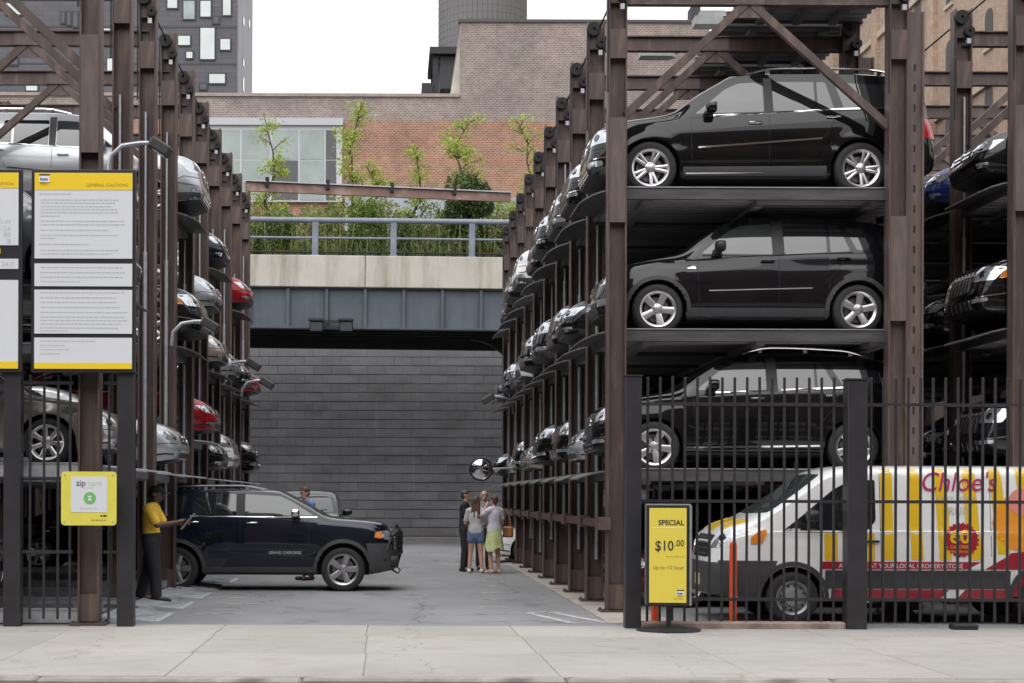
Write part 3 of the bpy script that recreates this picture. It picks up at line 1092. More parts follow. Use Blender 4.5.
def wheel_meshes(style, r):
    key = (style, round(r, 3))
    if key in WHEELS: return WHEELS[key]
    wd = .235 if r < .45 else .25
    rr = r * (.69 if style != 'steel' else .62)
    M = Matrix.Rotation(-PI / 2, 4, 'X')        # local z -> +y (outboard)
    t = MB()
    h = wd / 2
    t.lathe([(rr - .015, -h + .01), (rr + .02, -h), (r - .03, -h), (r - .008, -h + .025), (r, -h + .05), (r, -.052), (r - .012, -.05), (r - .012, -.04), (r, -.038), (r, .038), (r - .012, .04), (r - .012, .05), (r, .052), (r, h - .05), (r - .008, h - .025), (r - .03, h - .004), (r - .05, h), (rr + .025, h + .004), (rr + .006, h - .004), (rr - .012, h - .012)], 36, 0, M)
    q = MB()
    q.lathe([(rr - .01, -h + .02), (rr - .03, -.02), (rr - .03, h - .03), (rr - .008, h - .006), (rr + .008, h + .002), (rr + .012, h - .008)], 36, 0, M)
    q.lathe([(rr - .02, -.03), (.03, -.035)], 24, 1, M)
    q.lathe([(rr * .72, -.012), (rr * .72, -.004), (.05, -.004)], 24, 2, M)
    zf, zc = h - .012, h - .035

    def spoke(a0, w0, w1, r0, r1, z0, z1, th=.03):
        ca, sa = math.cos(a0), math.sin(a0)
        v = []
        for (rad, w, z) in ((r0, w0, z0), ((r0 + r1) / 2, (w0 + w1) / 2 * .92, (z0 + z1) / 2 + .004), (r1, w1, z1)):
            for sgn, dz in ((-1, -th), (-1, -.006), (-.6, 0), (.6, 0), (1, -.006), (1, -th)):
                x, y = rad, sgn * w / 2
                v.append((x * ca - y * sa, x * sa + y * ca, z + dz))
        f = []
        for i in (0, 6):
            for k in range(5): f.append((i + k, i + 6 + k, i + 7 + k, i + k + 1))
        f += [(0, 1, 2, 3, 4, 5), (17, 16, 15, 14, 13, 12)]
        q.add(v, f, 0, M)
    if style == 'five':
        for k in range(5): spoke(2 * PI * k / 5 + .3, .085, .115, .05, rr - .012, zc, zf)
    elif style == 'twin5':
        for k in range(5):
            for dd in (-.17, .17): spoke(2 * PI * k / 5 + .3 + dd, .05, .05, .05, rr - .012, zc, zf)
    elif style == 'seven':
        for k in range(7): spoke(2 * PI * k / 7, .05, .075, .05, rr - .012, zc, zf)
    elif style == 'six':
        for k in range(6): spoke(2 * PI * k / 6, .085, .07, .05, rr - .012, zc, zf)
    elif style == 'ten':
        for k in range(10): spoke(2 * PI * k / 10, .032, .036, .05, rr - .012, zc, zf, .02)
    else:   # steel wheel with round holes suggested by a drilled face
        q.lathe([(rr - .02, h - .02), (rr * .86, h - .05), (rr * .8, h - .03), (rr * .55, h - .02), (rr * .5, h + .02), (.03, h + .025), (0, h + .025)], 30, 0, M)
        for k in range(12):
            a = 2 * PI * k / 12
            q.lathe([(.026, h - .028), (.0, h - .024)], 8, 1, M @ Matrix.Translation((rr * .69 * math.cos(a), rr * .69 * math.sin(a), 0)))
    if style != 'steel':
        q.lathe([(.085, zc - .03), (.08, zc + .002), (.05, zc + .01), (.03, zc + .014), (0, zc + .016)], 18, 0, M)
        for k in range(5):
            a = 2 * PI * k / 5 + .3 + PI / 5
            q.lathe([(.011, zc + .004), (.009, zc + .012), (0, zc + .012)], 6, 1, M @ Matrix.Translation((.06 * math.cos(a), .06 * math.sin(a), 0)))
    disc = mat('brake_disc_steel', (.25, .25, .26), .4, .9)
    tm = t.mesh('wheel', M_RUBBER, 40)
    al = mat('steel_wheel_silver', (.33, .34, .36), .4, .6) if style == 'steel' else (mat('grey_alloy', (.4, .4, .42), .32, .8) if style == 'five' and r > .378 else M_ALLOY)
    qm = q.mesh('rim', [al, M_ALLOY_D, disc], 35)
    WHEELS[key] = (tm, qm)
    return WHEELS[key]


def arc(cx, cz, r, a0, a1, n=14):
    return [(cx + r * math.cos(R(a0 + (a1 - a0) * k / n)), cz + r * math.sin(R(a0 + (a1 - a0) * k / n))) for k in range(n + 1)]


def zscale(S, k, z0=.4):
    """stretch everything above z0"""
    f = lambda z: z0 + (z - z0) * k if z > z0 else z
    g = lambda poly: [(u, f(v)) for u, v in poly]
    for q in ('top', 'sh'): S[q] = g(S[q])
    for q in ('win', 'pillar', 'grille', 'head', 'fog', 'tail', 'seams', 'amber'):
        if q in S: S[q] = [g(p) for p in S[q]]
    for q in ('strips', 'sidep', 'front'):
        if q in S: S[q] = [(g(t[0]),) + tuple(t[1:]) for t in S[q]]
    for q in ('ws', 'rw'):
        if q in S: a, b, c, d = S[q]; S[q] = (a, f(b), c, f(d))
    S['handles'] = g(S['handles']); S['mirror'] = g([S['mirror']])[0]
    S['crease'] = tuple((f(a), b, c) for a, b, c in S['crease'])
    if 'badge' in S: S['badge'] = f(S['badge'])
    return S


def build_car(name, S):
    """one vehicle at the origin, nose towards +x; returns its root"""
    root = empty(name)
    sh = Shell(S)
    root_paint = S['paint']
    me = sh.mesh
    me.materials.append(root_paint); me.materials.append(M_PLASTIC)
    body = mkobj('body', me, root)
    PAINTED.add(body.name)
    wb, w, r = S['wb'], S['w'], S['r']

    def both(nm, V, Fc, m, parent=root):
        a = finish(nm, V, Fc, m, parent)
        b = finish(nm, V, Fc, m, parent, True)
        return a, b
    glass = S.get('glass', M_GLASS)
    # glass
    for wi, poly in enumerate(S['win']):
        V, Fc = panel(sh, poly, 'side', .003, .08, .012, S.get('wr', .03)); both('side_window', V, Fc, M_GLASSC if wi == 0 and not S.get('dark') else glass)
    for poly in S.get('pillar', ()):
        V, Fc = panel(sh, poly, 'side', .0022, .08, .01, .01); both('pillar_trim', V, Fc, M_PLASTIC)
    if 'ws' in S:
        b0, z0, b1, z1 = S['ws']
        V, Fc = panel(sh, [(-b0, z0), (0, z0 - .02), (b0, z0), (b1, z1), (0, z1 + .012), (-b1, z1)], 'front', .003, .1, .012, .06)
        wsg = finish('windshield', V, Fc, S.get('wsglass', glass), root)
        for s_ in (.15, -.45):
            V, Fc = ribbon(sh, [(s_, z0 + .01), (s_ + .42, z0 + .055)], .018, 'front', .012, .1)
            finish('wiper', V, Fc, M_PLASTIC, wsg)
    if 'rw' in S:
        b0, z0, b1, z1 = S['rw']
        V, Fc = panel(sh, [(-b0, z0), (b0, z0), (b1, z1), (-b1, z1)], 'rear', .003, .1, .012, .06)
        finish('rear_window', V, Fc, glass, root)
    # front end
    for poly in S.get('grille', ()):
        V, Fc = panel(sh, poly, 'front', .004, .07, .012, .03, .45)
        g = finish('grille', V, Fc, M_PLASTIC, root)
        y0, y1 = min(p[0] for p in poly), max(p[0] for p in poly)
        z0, z1 = min(p[1] for p in poly), max(p[1] for p in poly)
        st = S.get('slats', ('h', 3))
        if z1 - z0 > .13:
            for k in range(st[1]):
                t = (k + .6) / (st[1] + .2)
                if st[0] == 'h': ln = [(y0 + .04, z0 + (z1 - z0) * t), (y1 - .04, z0 + (z1 - z0) * t)]
                else: ln = [(y0 + (y1 - y0) * t, z0 + .02), (y0 + (y1 - y0) * t, z1 - .02)]
                V, Fc = ribbon(sh, ln, S.get('slatw', .026), 'front', .014, .08)
                finish('slat', V, Fc, S.get('slatm', M_CHROME), g)
    if 'badge' in S:
        p, nrm = sh.hit('front', 0, S['badge'])
        b = MB(); b.lathe([(.075, -.01), (.07, .012), (.05, .02), (0, .022)], 18, 0, Matrix.Translation(p) @ Vector((0, 0, 1)).rotation_difference(nrm).to_matrix().to_4x4())
        b.build('badge', M_CHROME, root, 40)
    for poly in S.get('head', ()):
        V, Fc = panel(sh, poly, 'front', .006, .05, .02, .03, .5)
        for hl in both('headlight', V, Fc, M_LAMP):
            pass
        cy, cz = sum(p[0] for p in poly) / len(poly), sum(p[1] for p in poly) / len(poly)
        p, nrm = sh.hit('front', cy, cz)
        for s_ in (1, -1):
            b = MB()
            pp = Vector((p.x, p.y * s_, p.z)); nn = Vector((nrm.x, nrm.y * s_, nrm.z))
            b.lathe([(.058, .004), (.05, .014), (.03, .016), (0, .012)], 14, 0, Matrix.Translation(pp) @ Vector((0, 0, 1)).rotation_difference(nn).to_matrix().to_4x4())
            b.build('lamp_bulb', M_GLASS, root, 40)
    for poly in S.get('amber', ()):
        V, Fc = panel(sh, poly, S.get('amberview', 'front'), .009, .05, .02, .015, .5); both('indicator', V, Fc, M_AMBER)
    for poly in S.get('fog', ()):
        V, Fc = panel(sh, poly, 'front', .006, .05, .015, .02, .4); both('fog_light', V, Fc, S.get('fogm', M_LAMP))
    for poly, m in S.get('front', ()):
        V, Fc = panel(sh, poly, 'front', .013, .045, .02, .03, .45); finish('bumper_trim', V, Fc, m, root)
    for poly in S.get('tail', ()):
        V, Fc = panel(sh, poly, 'rear', .014, .035, .02, .03, .35); both('tail_light', V, Fc, M_RED)
    for poly, m, nm in S.get('sidep', ()):
        V, Fc = panel(sh, poly, 'side', .01, .06, .02, .02); both(nm, V, Fc, m)
    # trim
    for ln, wd, m, nm in S.get('strips', ()):
        V, Fc = ribbon(sh, ln, wd, 'side', .009, .07); both(nm, V, Fc, m)
    for ln in S.get('seams', ()):
        V, Fc = ribbon(sh, ln, .009, 'side', .0012, .06); both('door_seam', V, Fc, M_DARKMETAL)
    if S.get('archtrim'):
        m, wd = S['archtrim']
        for cx in (wb / 2, -wb / 2):
            V, Fc = ribbon(sh, arc(cx, r, sh.ra + wd / 2 - .004, -14, 194, 20), wd, 'side', .014, .05); both('wheel_arch_trim', V, Fc, m)
    for (hx, hz) in S.get('handles', ()):
        p, nrm = sh.hit('side', hx, hz)
        for s_ in (1, -1):
            b = MB(); b.bbox(-.1, .1, .012, .04, -.016, .016, .01)
            b.box(-.095, -.07, -.005, .015, -.012, .012); b.box(.07, .095, -.005, .015, -.012, .012)
            if s_ < 0: b.v = [Vector((v.x, -v.y, v.z)) for v in b.v]; b.f = [f[::-1] for f in b.f]
            b.build('door_handle', S.get('handlem', M_CHROME), root, 40, (p.x, p.y * s_, p.z))
    # mirrors
    mx, mz = S['mirror']
    p, nrm = sh.hit('side', mx, mz - .07)
    for s_ in (1, -1):
        b = MB()
        b.ell((0, 0, 0), (1, 1, 1), 18, 12)
        sg = lambda t: math.copysign(abs(t) ** .62, t)
        b.v = [Vector((max(sg(v.x) * .085, -.06), .15 + sg(v.y) * .115, .02 + sg(v.z) * .078 * (1 - .18 * v.y))) for v in b.v]
        b.box(-.03, .02, -.03, .07, -.045, -.02)
        if s_ < 0: b.v = [Vector((v.x, -v.y, v.z)) for v in b.v]; b.f = [f[::-1] for f in b.f]
        o = b.build('mirror', S.get('mirrorm', root_paint), root, 45, (mx, p.y * s_, mz))
        if 'mirrorm' not in S: PAINTED.add(o.name)
    # roof rails
    if S.get('rails'):
        x0, x1, yy = S['rails']
        pts = []
        for k in range(15):
            x = x0 + (x1 - x0) * k / 14
            p, nrm = sh.hit('top', x, yy)
            pts.append(p + Vector((0, 0, .065 * min(1, 6 * k / 14, 6 * (14 - k) / 14) + .003)))
        for s_ in (1, -1):
            b = MB(); b.tube([(q.x, q.y * s_, q.z) for q in pts], .017, 8)
            for k in (2, 7, 12):
                q = pts[k]; b.box(q.x - .03, q.x + .03, q.y * s_ - .012, q.y * s_ + .012, q.z - .07, q.z)
            b.build('roof_rail', S.get('railm', M_CHROME), root, 40)
    # plate
    if 'plate' in S:
        z = S['plate']
        p, nrm = sh.hit('front', 0, z)
        b = MB(); b.bbox(0, .015, -.155, .155, -.078, .078, .004); b.build('number_plate', M_PLATE, root, None, (p.x + .006, 0, z))
    # chassis and wheels
    b = MB()
    b.box(sh.xr + .35, sh.xf - .45, -w * .25, w * .25, S['clr'] - .03, S['clr'] + .3)
    b.box(-wb / 2 + sh.ra + .02, wb / 2 - sh.ra - .02, -w * .42, w * .42, S['clr'] - .02, S['clr'] + .3)
    for cx in (wb / 2, -wb / 2):
        b.tube([(cx, -w * .4, r), (cx, w * .4, r)], .05, 8)
        b.box(cx - sh.ra - .02, cx + sh.ra + .02, -w * .30, w * .30, r - .05, r + sh.ra + .02)
    b.build('chassis', M_DARKMETAL, root)
    tm, qm = wheel_meshes(S['wheel'], r)
    for cx in (wb / 2, -wb / 2):
        for s_ in (1, -1):
            o = mkobj('wheel', tm, root, (cx, s_ * (w / 2 - .125), r), (0, R(random.uniform(0, 70)) if s_ > 0 else R(20), 0 if s_ > 0 else PI))
            mkobj('rim', qm, o)
    root_sh[root.name] = sh
    return root


root_sh = {}


def mir(poly):
    return [(-u, v) for u, v in poly]


def spec_gl():
    return zscale(dict(wb=3.075, fo=.88, ro=1.13, w=1.92, r=.385, clr=.25, paint=P_BLACK, wheel='twin5', lean=.28, rnd=.09, nn=3.2, fc=.6, ef=.62, rake=.2,
        top=[(-2.67, 1.0), (-2.635, 1.2), (-2.55, 1.46), (-2.44, 1.66), (-2.3, 1.71), (-2.0, 1.735), (-1.2, 1.765), (-.4, 1.765), (.3, 1.72), (.52, 1.61), (.92, 1.38), (1.2, 1.19), (1.38, 1.145), (1.8, 1.085), (2.15, 1.02), (2.33, .95), (2.42, .86)],
        sh=[(-2.67, .95), (-2.3, 1.19), (-1.2, 1.17), (0, 1.12), (.9, 1.06), (1.5, 1.02), (2.1, .94), (2.42, .8)],
        crease=((.7, .016, .06), (.42, .018, .05)),
        win=[[(.88, 1.13), (.42, 1.49), (.22, 1.575), (-.13, 1.59), (-.13, 1.16)], [(-.27, 1.165), (-.27, 1.595), (-.88, 1.595), (-.88, 1.19)], [(-.92, 1.19), (-.92, 1.595), (-1.05, 1.59), (-1.16, 1.2)], [(-1.3, 1.21), (-1.18, 1.585), (-2.1, 1.555), (-2.32, 1.26)]],
        pillar=[[(-.14, 1.13), (-.14, 1.65), (-.26, 1.65), (-.26, 1.14)]],
        ws=(.72, 1.2, .6, 1.66), rw=(.7, 1.22, .62, 1.6),
        grille=[[(-.46, .62), (.46, .62), (.5, .9), (-.5, .9)], [(-.6, .33), (.6, .33), (.55, .46), (-.55, .46)]], slats=('h', 3), badge=.76,
        head=[[(.54, .7), (.86, .74), (.9, .92), (.6, .93)]], fog=[[(.62, .4), (.84, .43), (.84, .5), (.62, .49)]],
        tail=[[(.62, .8), (.92, .8), (.9, 1.08), (.72, 1.05)]],
        strips=[([(2.42, .52), (2.2, .54), (1.98, .56)], .022, M_CHROME, 'bumper_trim'), ([(2.36, .66), (2.1, .67), (1.96, .6)], .009, M_DARKMETAL, 'bumper_seam'), ([(.74, 1.1), (0, 1.13), (-1.2, 1.2), (-2.42, 1.235)], .028, M_CHROME, 'belt_trim'), ([(.84, .66), (-.97, .79)], .03, M_CHROME, 'side_moulding'), ([(1.02, .31), (-.99, .33)], .025, M_CHROME, 'sill_trim')],
        sidep=[([(2.36, .3), (1.99, .27), (1.99, .4), (2.38, .43)], M_GREYPLASTIC, 'bumper_lip'), ([(1.06, .25), (1.06, .4), (-1.04, .42), (-1.04, .25)], M_GREYPLASTIC, 'sill')],
        seams=[[(.93, .42), (.95, 1.08)], [(-.2, .42), (-.2, 1.12)], [(-1.0, .8), (-1.23, 1.17)]],
        handles=[(0.0, 1.0), (-1.14, 1.08)], mirror=(.66, 1.17), rails=(-2.2, .1, .66)), 1.075)


def spec_x5():
    return zscale(dict(wb=2.93, fo=.86, ro=1.06, w=1.93, r=.37, clr=.24, paint=P_GREYBLACK, wheel='five', lean=.35, rnd=.1, nn=3.0, fc=.6, ef=.6, rake=.26, archtrim=(M_GREYPLASTIC, .07),
        top=[(-2.52, .96), (-2.47, 1.12), (-2.38, 1.3), (-2.12, 1.5), (-1.85, 1.6), (-1.3, 1.665), (-.5, 1.705), (.1, 1.69), (.42, 1.6), (.78, 1.4), (1.1, 1.185), (1.28, 1.14), (1.65, 1.06), (2.05, .97), (2.22, .88), (2.32, .78)],
        sh=[(-2.52, .92), (-2.2, 1.14), (-1.2, 1.13), (0, 1.09), (.8, 1.05), (1.5, 1.0), (2.0, .9), (2.32, .72)],
        crease=((.66, .012, .04), (.98, .012, .04)),
        win=[[(.82, 1.13), (.44, 1.43), (.22, 1.53), (-.22, 1.555), (-.22, 1.12)], [(-.4, 1.12), (-.4, 1.56), (-1.02, 1.545), (-1.02, 1.15)], [(-1.07, 1.15), (-1.07, 1.54), (-1.22, 1.525), (-1.36, 1.17)], [(-1.46, 1.18), (-1.3, 1.52), (-1.5, 1.49), (-1.7, 1.4), (-1.72, 1.3), (-1.6, 1.19)]],
        pillar=[[(-.225, 1.1), (-.225, 1.61), (-.395, 1.61), (-.395, 1.11)]],
        ws=(.72, 1.2, .58, 1.58), rw=(.66, 1.18, .55, 1.5),
        grille=[[(.03, .62), (.26, .62), (.28, .8), (.04, .82)], [(-.03, .62), (-.26, .62), (-.28, .8), (-.04, .82)], [(-.62, .32), (.62, .32), (.55, .47), (-.55, .47)]], slats=('v', 6), slatw=.014,
        head=[[(.36, .68), (.82, .74), (.87, .88), (.42, .82)]], fog=[[(.64, .42), (.82, .44), (.82, .53), (.64, .52)]],
        tail=[[(.5, .92), (.9, .95), (.9, 1.12), (.55, 1.1)]],
        strips=[([(.72, .62), (-.79, .66)], .02, M_GALV_D, 'side_moulding'), ([(.8, 1.105), (-.2, 1.1), (-1.4, 1.155)], .014, M_PLASTIC, 'belt_trim')],
        sidep=[([(1.03, .24), (1.03, .39), (-1.02, .39), (-1.02, .24)], M_GREYPLASTIC, 'sill'), ([(1.05, .92), (.93, .955), (.9, .915)], M_CHROME, 'side_repeater')],
        seams=[[(.86, .42), (.88, 1.08)], [(-.31, .42), (-.31, 1.1)], [(-.98, .72), (-1.2, .95), (-1.33, 1.14)]],
        handles=[(-.14, 1.02), (-1.25, 1.06)], handlem=P_GREYBLACK, mirror=(.56, 1.2), mirrorm=M_PLASTIC), 1.08)


def spec_ml():
    return zscale(dict(wb=2.915, fo=.87, ro=1.0, w=1.92, r=.375, clr=.26, paint=P_BLACK, wheel='five', lean=.31, rnd=.1, nn=3.0, fc=.6, ef=.62, rake=.22,
        top=[(-2.45, .98), (-2.41, 1.15), (-2.34, 1.36), (-2.12, 1.56), (-1.8, 1.66), (-1.2, 1.72), (-.4, 1.75), (.2, 1.72), (.45, 1.62), (.8, 1.42), (1.1, 1.225), (1.28, 1.175), (1.7, 1.1), (2.05, 1.02), (2.22, .94), (2.32, .84)],
        sh=[(-2.45, .94), (-2.1, 1.2), (-1.2, 1.18), (0, 1.14), (.9, 1.08), (1.5, 1.03), (2.0, .94), (2.32, .78)],
        crease=((.62, .014, .05), (.98, .01, .04)),
        win=[[(.84, 1.17), (.45, 1.47), (.26, 1.55), (-.19, 1.575), (-.19, 1.17)], [(-.36, 1.175), (-.36, 1.58), (-.9, 1.575), (-.9, 1.2)], [(-.94, 1.2), (-.94, 1.57), (-1.02, 1.565), (-1.2, 1.22)], [(-1.32, 1.23), (-1.12, 1.555), (-1.6, 1.51), (-1.86, 1.44), (-1.9, 1.28)]],
        pillar=[[(-.2, 1.14), (-.2, 1.63), (-.35, 1.63), (-.35, 1.15)]],
        ws=(.72, 1.25, .6, 1.62), rw=(.68, 1.24, .58, 1.55),
        grille=[[(-.44, .62), (.44, .62), (.48, .88), (-.48, .88)], [(-.6, .33), (.6, .33), (.55, .46), (-.55, .46)]], slats=('h', 2), badge=.75,
        head=[[(.52, .72), (.84, .76), (.88, .92), (.56, .92)]], fog=[[(.6, .42), (.82, .44), (.82, .49), (.6, .48)]],
        tail=[[(.55, .98), (.9, .98), (.88, 1.22), (.66, 1.18)]],
        strips=[([(2.3, .5), (2.1, .52), (1.92, .54)], .02, M_CHROME, 'bumper_trim'), ([(2.26, .64), (2.0, .65), (1.88, .58)], .009, M_DARKMETAL, 'bumper_seam'), ([(.7, 1.135), (0, 1.155), (-1.35, 1.215)], .028, M_CHROME, 'belt_trim'), ([(1.0, .37), (-.98, .4)], .03, M_CHROME, 'sill_trim')],
        seams=[[(.86, .42), (.88, 1.1)], [(-.28, .42), (-.28, 1.14)], [(-.98, .72), (-1.2, .98), (-1.26, 1.18)]],
        handles=[(-.05, 1.06), (-1.14, 1.1)], mirror=(.6, 1.22), rails=(-1.75, .12, .62), railm=M_CHROME), 1.05)


def spec_jeep():
    return dict(wb=2.915, fo=.9, ro=1.05, w=1.94, r=.385, clr=.3, paint=P_NAVY, wheel='five', lean=.27, rnd=.09, nn=3.2, fc=.5, ef=.7, rake=.07, archtrim=(M_GREYPLASTIC, .075), gap=.075,
        top=[(-2.5, 1.02), (-2.46, 1.2), (-2.36, 1.45), (-2.2, 1.66), (-1.9, 1.74), (-1.0, 1.785), (-.3, 1.79), (.3, 1.765), (.52, 1.67), (.85, 1.5), (1.15, 1.33), (1.3, 1.29), (1.75, 1.255), (2.12, 1.215), (2.26, 1.14), (2.35, 1.0)],
        sh=[(-2.5, 1.0), (-2.2, 1.28), (-1.2, 1.29), (0, 1.28), (.9, 1.22), (1.5, 1.18), (2.0, 1.12), (2.31, .94)],
        crease=((.68, .018, .06), (.45, .012, .05)),
        win=[[(.94, 1.32), (.56, 1.56), (.36, 1.655), (-.26, 1.69), (-.26, 1.32)], [(-.42, 1.32), (-.42, 1.695), (-1.0, 1.69), (-1.16, 1.6), (-1.19, 1.42), (-1.12, 1.325)], [(-1.35, 1.35), (-1.28, 1.66), (-1.85, 1.63), (-2.05, 1.4)]],
        pillar=[[(-.265, 1.3), (-.265, 1.7), (-.415, 1.7), (-.415, 1.3)]],
        ws=(.74, 1.34, .62, 1.7), rw=(.7, 1.32, .62, 1.66), wsglass=M_GLASSG,
        grille=[[(-.48, .86), (.48, .86), (.48, 1.0), (-.48, 1.0)]], slats=('v', 7), slatw=.05,
        head=[[(.56, .9), (.86, .9), (.9, 1.05), (.58, 1.07)]],
        tail=[[(.6, 1.0), (.92, 1.0), (.9, 1.25), (.65, 1.22)]],
        sidep=[([(1.0, .3), (1.0, .42), (-.98, .42), (-.98, .3)], M_GREYPLASTIC, 'sill'), ([(2.13, .92), (2.0, .94), (2.02, 1.03), (2.13, 1.05)], M_AMBER, 'indicator'), ([(2.3, .33), (1.96, .32), (1.86, .84), (2.24, .84)], M_GREYPLASTIC, 'bumper_corner')],
        front=[([(-.9, .37), (.9, .37), (.9, .83), (-.9, .83)], M_GREYPLASTIC)],
        strips=[([(1.0, 1.29), (-.3, 1.295), (-1.22, 1.305)], .024, M_CHROME, 'belt_trim'), ([(.8, .7), (-.95, .73)], .05, P_NAVY, 'side_moulding')],
        seams=[[(.85, .45), (.86, 1.27)], [(-.34, .45), (-.34, 1.29)], [(-.98, .75), (-1.2, 1.05), (-1.26, 1.28)]],
        handles=[(-.14, 1.19), (-1.16, 1.2)], mirror=(.62, 1.34), mirrorm=M_CHROME, rails=(-2.0, .05, .64), railm=M_GALV_D)


def spec_sedan():
    return dict(wb=2.75, fo=.88, ro=1.02, w=1.83, r=.325, clr=.19, paint=P_SILVER, wheel='seven', lean=.42, fc=.65, ef=.55, rake=.35, rz=.45, flare=.014,
        top=[(-2.39, .78), (-2.35, .92), (-2.2, 1.0), (-1.9, 1.05), (-1.55, 1.09), (-1.0, 1.33), (-.55, 1.425), (-.1, 1.45), (.3, 1.38), (.75, 1.18), (1.15, .97), (1.5, .91), (1.95, .82), (2.15, .73), (2.25, .63)],
        sh=[(-2.39, .74), (-2.1, .92), (-1.2, .95), (0, .93), (.9, .89), (1.5, .83), (2.0, .72), (2.25, .56)],
        crease=((.55, .012, .04), (.8, .008, .04)),
        win=[[(.86, .955), (.4, 1.24), (.2, 1.32), (-.16, 1.36), (-.16, .965)], [(-.27, .97), (-.27, 1.365), (-.6, 1.35), (-1.0, 1.2), (-1.2, 1.0), (-.95, .985)]],
        ws=(.7, 1.0, .56, 1.35), rw=(.62, 1.08, .52, 1.34),
        grille=[[(-.34, .5), (.34, .5), (.38, .64), (-.38, .64)], [(-.55, .24), (.55, .24), (.5, .36), (-.5, .36)]], slats=('h', 2), badge=.58,
        head=[[(.42, .52), (.78, .56), (.84, .7), (.5, .66)]], fog=[[(.6, .3), (.76, .32), (.76, .38), (.6, .38)]],
        tail=[[(.5, .75), (.84, .75), (.82, .92), (.55, .9)]],
        strips=[([(2.2, .5), (2.0, .5), (1.76, .46)], .008, M_DARKMETAL, 'bumper_seam'), ([(2.2, .33), (2.0, .33), (1.78, .3)], .03, M_PLASTIC, 'bumper_lip'), ([(.9, .93), (0, .945), (-1.25, .97)], .016, M_CHROME, 'belt_trim')],
        seams=[[(.86, .3), (.9, .9)], [(-.22, .3), (-.22, .94)], [(-.95, .6), (-1.15, .94)]],
        handles=[(-.1, .84), (-1.05, .86)], handlem=M_CHROME, mirror=(.7, 1.0))


def spec_crossover():
    """plain row SUV: chrome grille, big lamps"""
    d = spec_ml()
    d.update(wheel='six', slats=('v', 6), slatw=.03, head=[[(.5, .74), (.86, .74), (.9, .94), (.54, .96)]], amber=[[(.88, .76), (.93, .78), (.93, .9), (.89, .9)]],
             grille=[[(-.46, .6), (.46, .6), (.46, .92), (-.46, .92)], [(-.6, .33), (.6, .33), (.55, .5), (-.55, .5)]], paint=P_BLACK, rails=None)
    d.pop('badge')
    return d


def spec_van():
    return dict(dark=True, wb=3.3, fo=1.06, ro=1.17, w=2.04, r=.345, clr=.31, paint=P_WHITE, wheel='steel', lean=.10, rnd=.16, nn=3.2, fc=.6, ef=.62, er=.93, rake=.18, flare=.01, rz=.7,
        prof=[(0, .95), (.1, .97), (.3, .99), (.5, 1.0), (1, .985)], crease=((1.12, .012, .05), (.6, .014, .06)),
        top=[(-2.82, 1.9), (-2.79, 2.0), (-2.7, 2.05), (-2.4, 2.085), (-1, 2.1), (.4, 2.1), (.95, 2.085), (1.15, 2.03), (1.5, 1.8), (1.85, 1.57), (2.13, 1.41), (2.25, 1.365), (2.5, 1.29), (2.63, 1.2), (2.71, 1.08)],
        sh=[(-2.82, 1.2), (-1, 1.22), (.5, 1.22), (1.5, 1.22), (2.0, 1.2), (2.4, 1.12), (2.71, .98)],
        win=[[(1.79, 1.21), (1.5, 1.44), (1.12, 1.76), (.94, 1.86), (.86, 1.88), (.56, 1.9), (.56, 1.36), (.66, 1.24), (1.1, 1.2)]],
        ws=(.84, 1.46, .7, 1.97), wsglass=M_GLASSG,
        grille=[[(-.5, .86), (.5, .86), (.55, 1.16), (-.55, 1.16)]], slats=('h', 4), slatm=M_GREYPLASTIC,
        head=[[(.6, .98), (.82, 1.0), (.95, 1.2), (.93, 1.3), (.72, 1.16)]], 
        front=[([(-.9, .36), (.9, .36), (.9, .8), (-.9, .8)], M_GREYPLASTIC)],
        sidep=[([(2.58, .34), (2.05, .34), (2.02, .5), (1.98, .62), (1.9, .72), (1.85, .83), (2.6, .83)], M_GREYPLASTIC, 'bumper_corner'), ([(1.23, .47), (1.23, .71), (-1.2, .71), (-1.2, .47)], M_GREYPLASTIC, 'side_moulding'), ([(2.2, 1.05), (2.06, 1.05), (1.98, 1.2), (2.0, 1.24), (2.1, 1.21), (2.2, 1.14)], M_AMBER, 'indicator')],
        archtrim=(M_GREYPLASTIC, .07), gap=.07,
        seams=[[(1.6, .75), (1.62, 1.16)], [(.5, .5), (.5, 1.98)], [(-.95, .5), (-.95, 1.95)]],
        handles=[(.62, 1.09)], handlem=M_PLASTIC, mirror=(1.42, 1.4), mirrorm=M_PLASTIC, plate=.55)
# ------------------------------------------------------------------ parking lift racks
BAY = 2.5
XR, YR0 = 3.23, 24.2          # aisle columns of the right rack
XL, YL0 = -3.85, 21.5         # aisle columns of the left rack
RACK_D = 4.03


def column_mesh(h, w=.27, d=.25):
    b = MB()
    b.box(-w / 2, -w / 2 + .024, -d / 2, d / 2, 0, h).box(w / 2 - .024, w / 2, -d / 2, d / 2, 0, h)
    b.box(-w / 2 + .024, w / 2 - .024, -.012, .012, 0, h)
    b.box(-w / 2 + .024, w / 2 - .024, -d / 2 + .03, -.012, .05, .4)
    b.box(-w / 2 - .09, w / 2 + .09, -d / 2 - .09, d / 2 + .09, 0, .035)
    for sx in (-1, 1):
        for sy in (-1, 1): b.lathe([(.022, .035), (.022, .06), (0, .06)], 6, 0, Matrix.Translation((sx * (w / 2 + .055), sy * (d / 2 + .055), 0)))
    return b.mesh('column', M_BROWN)


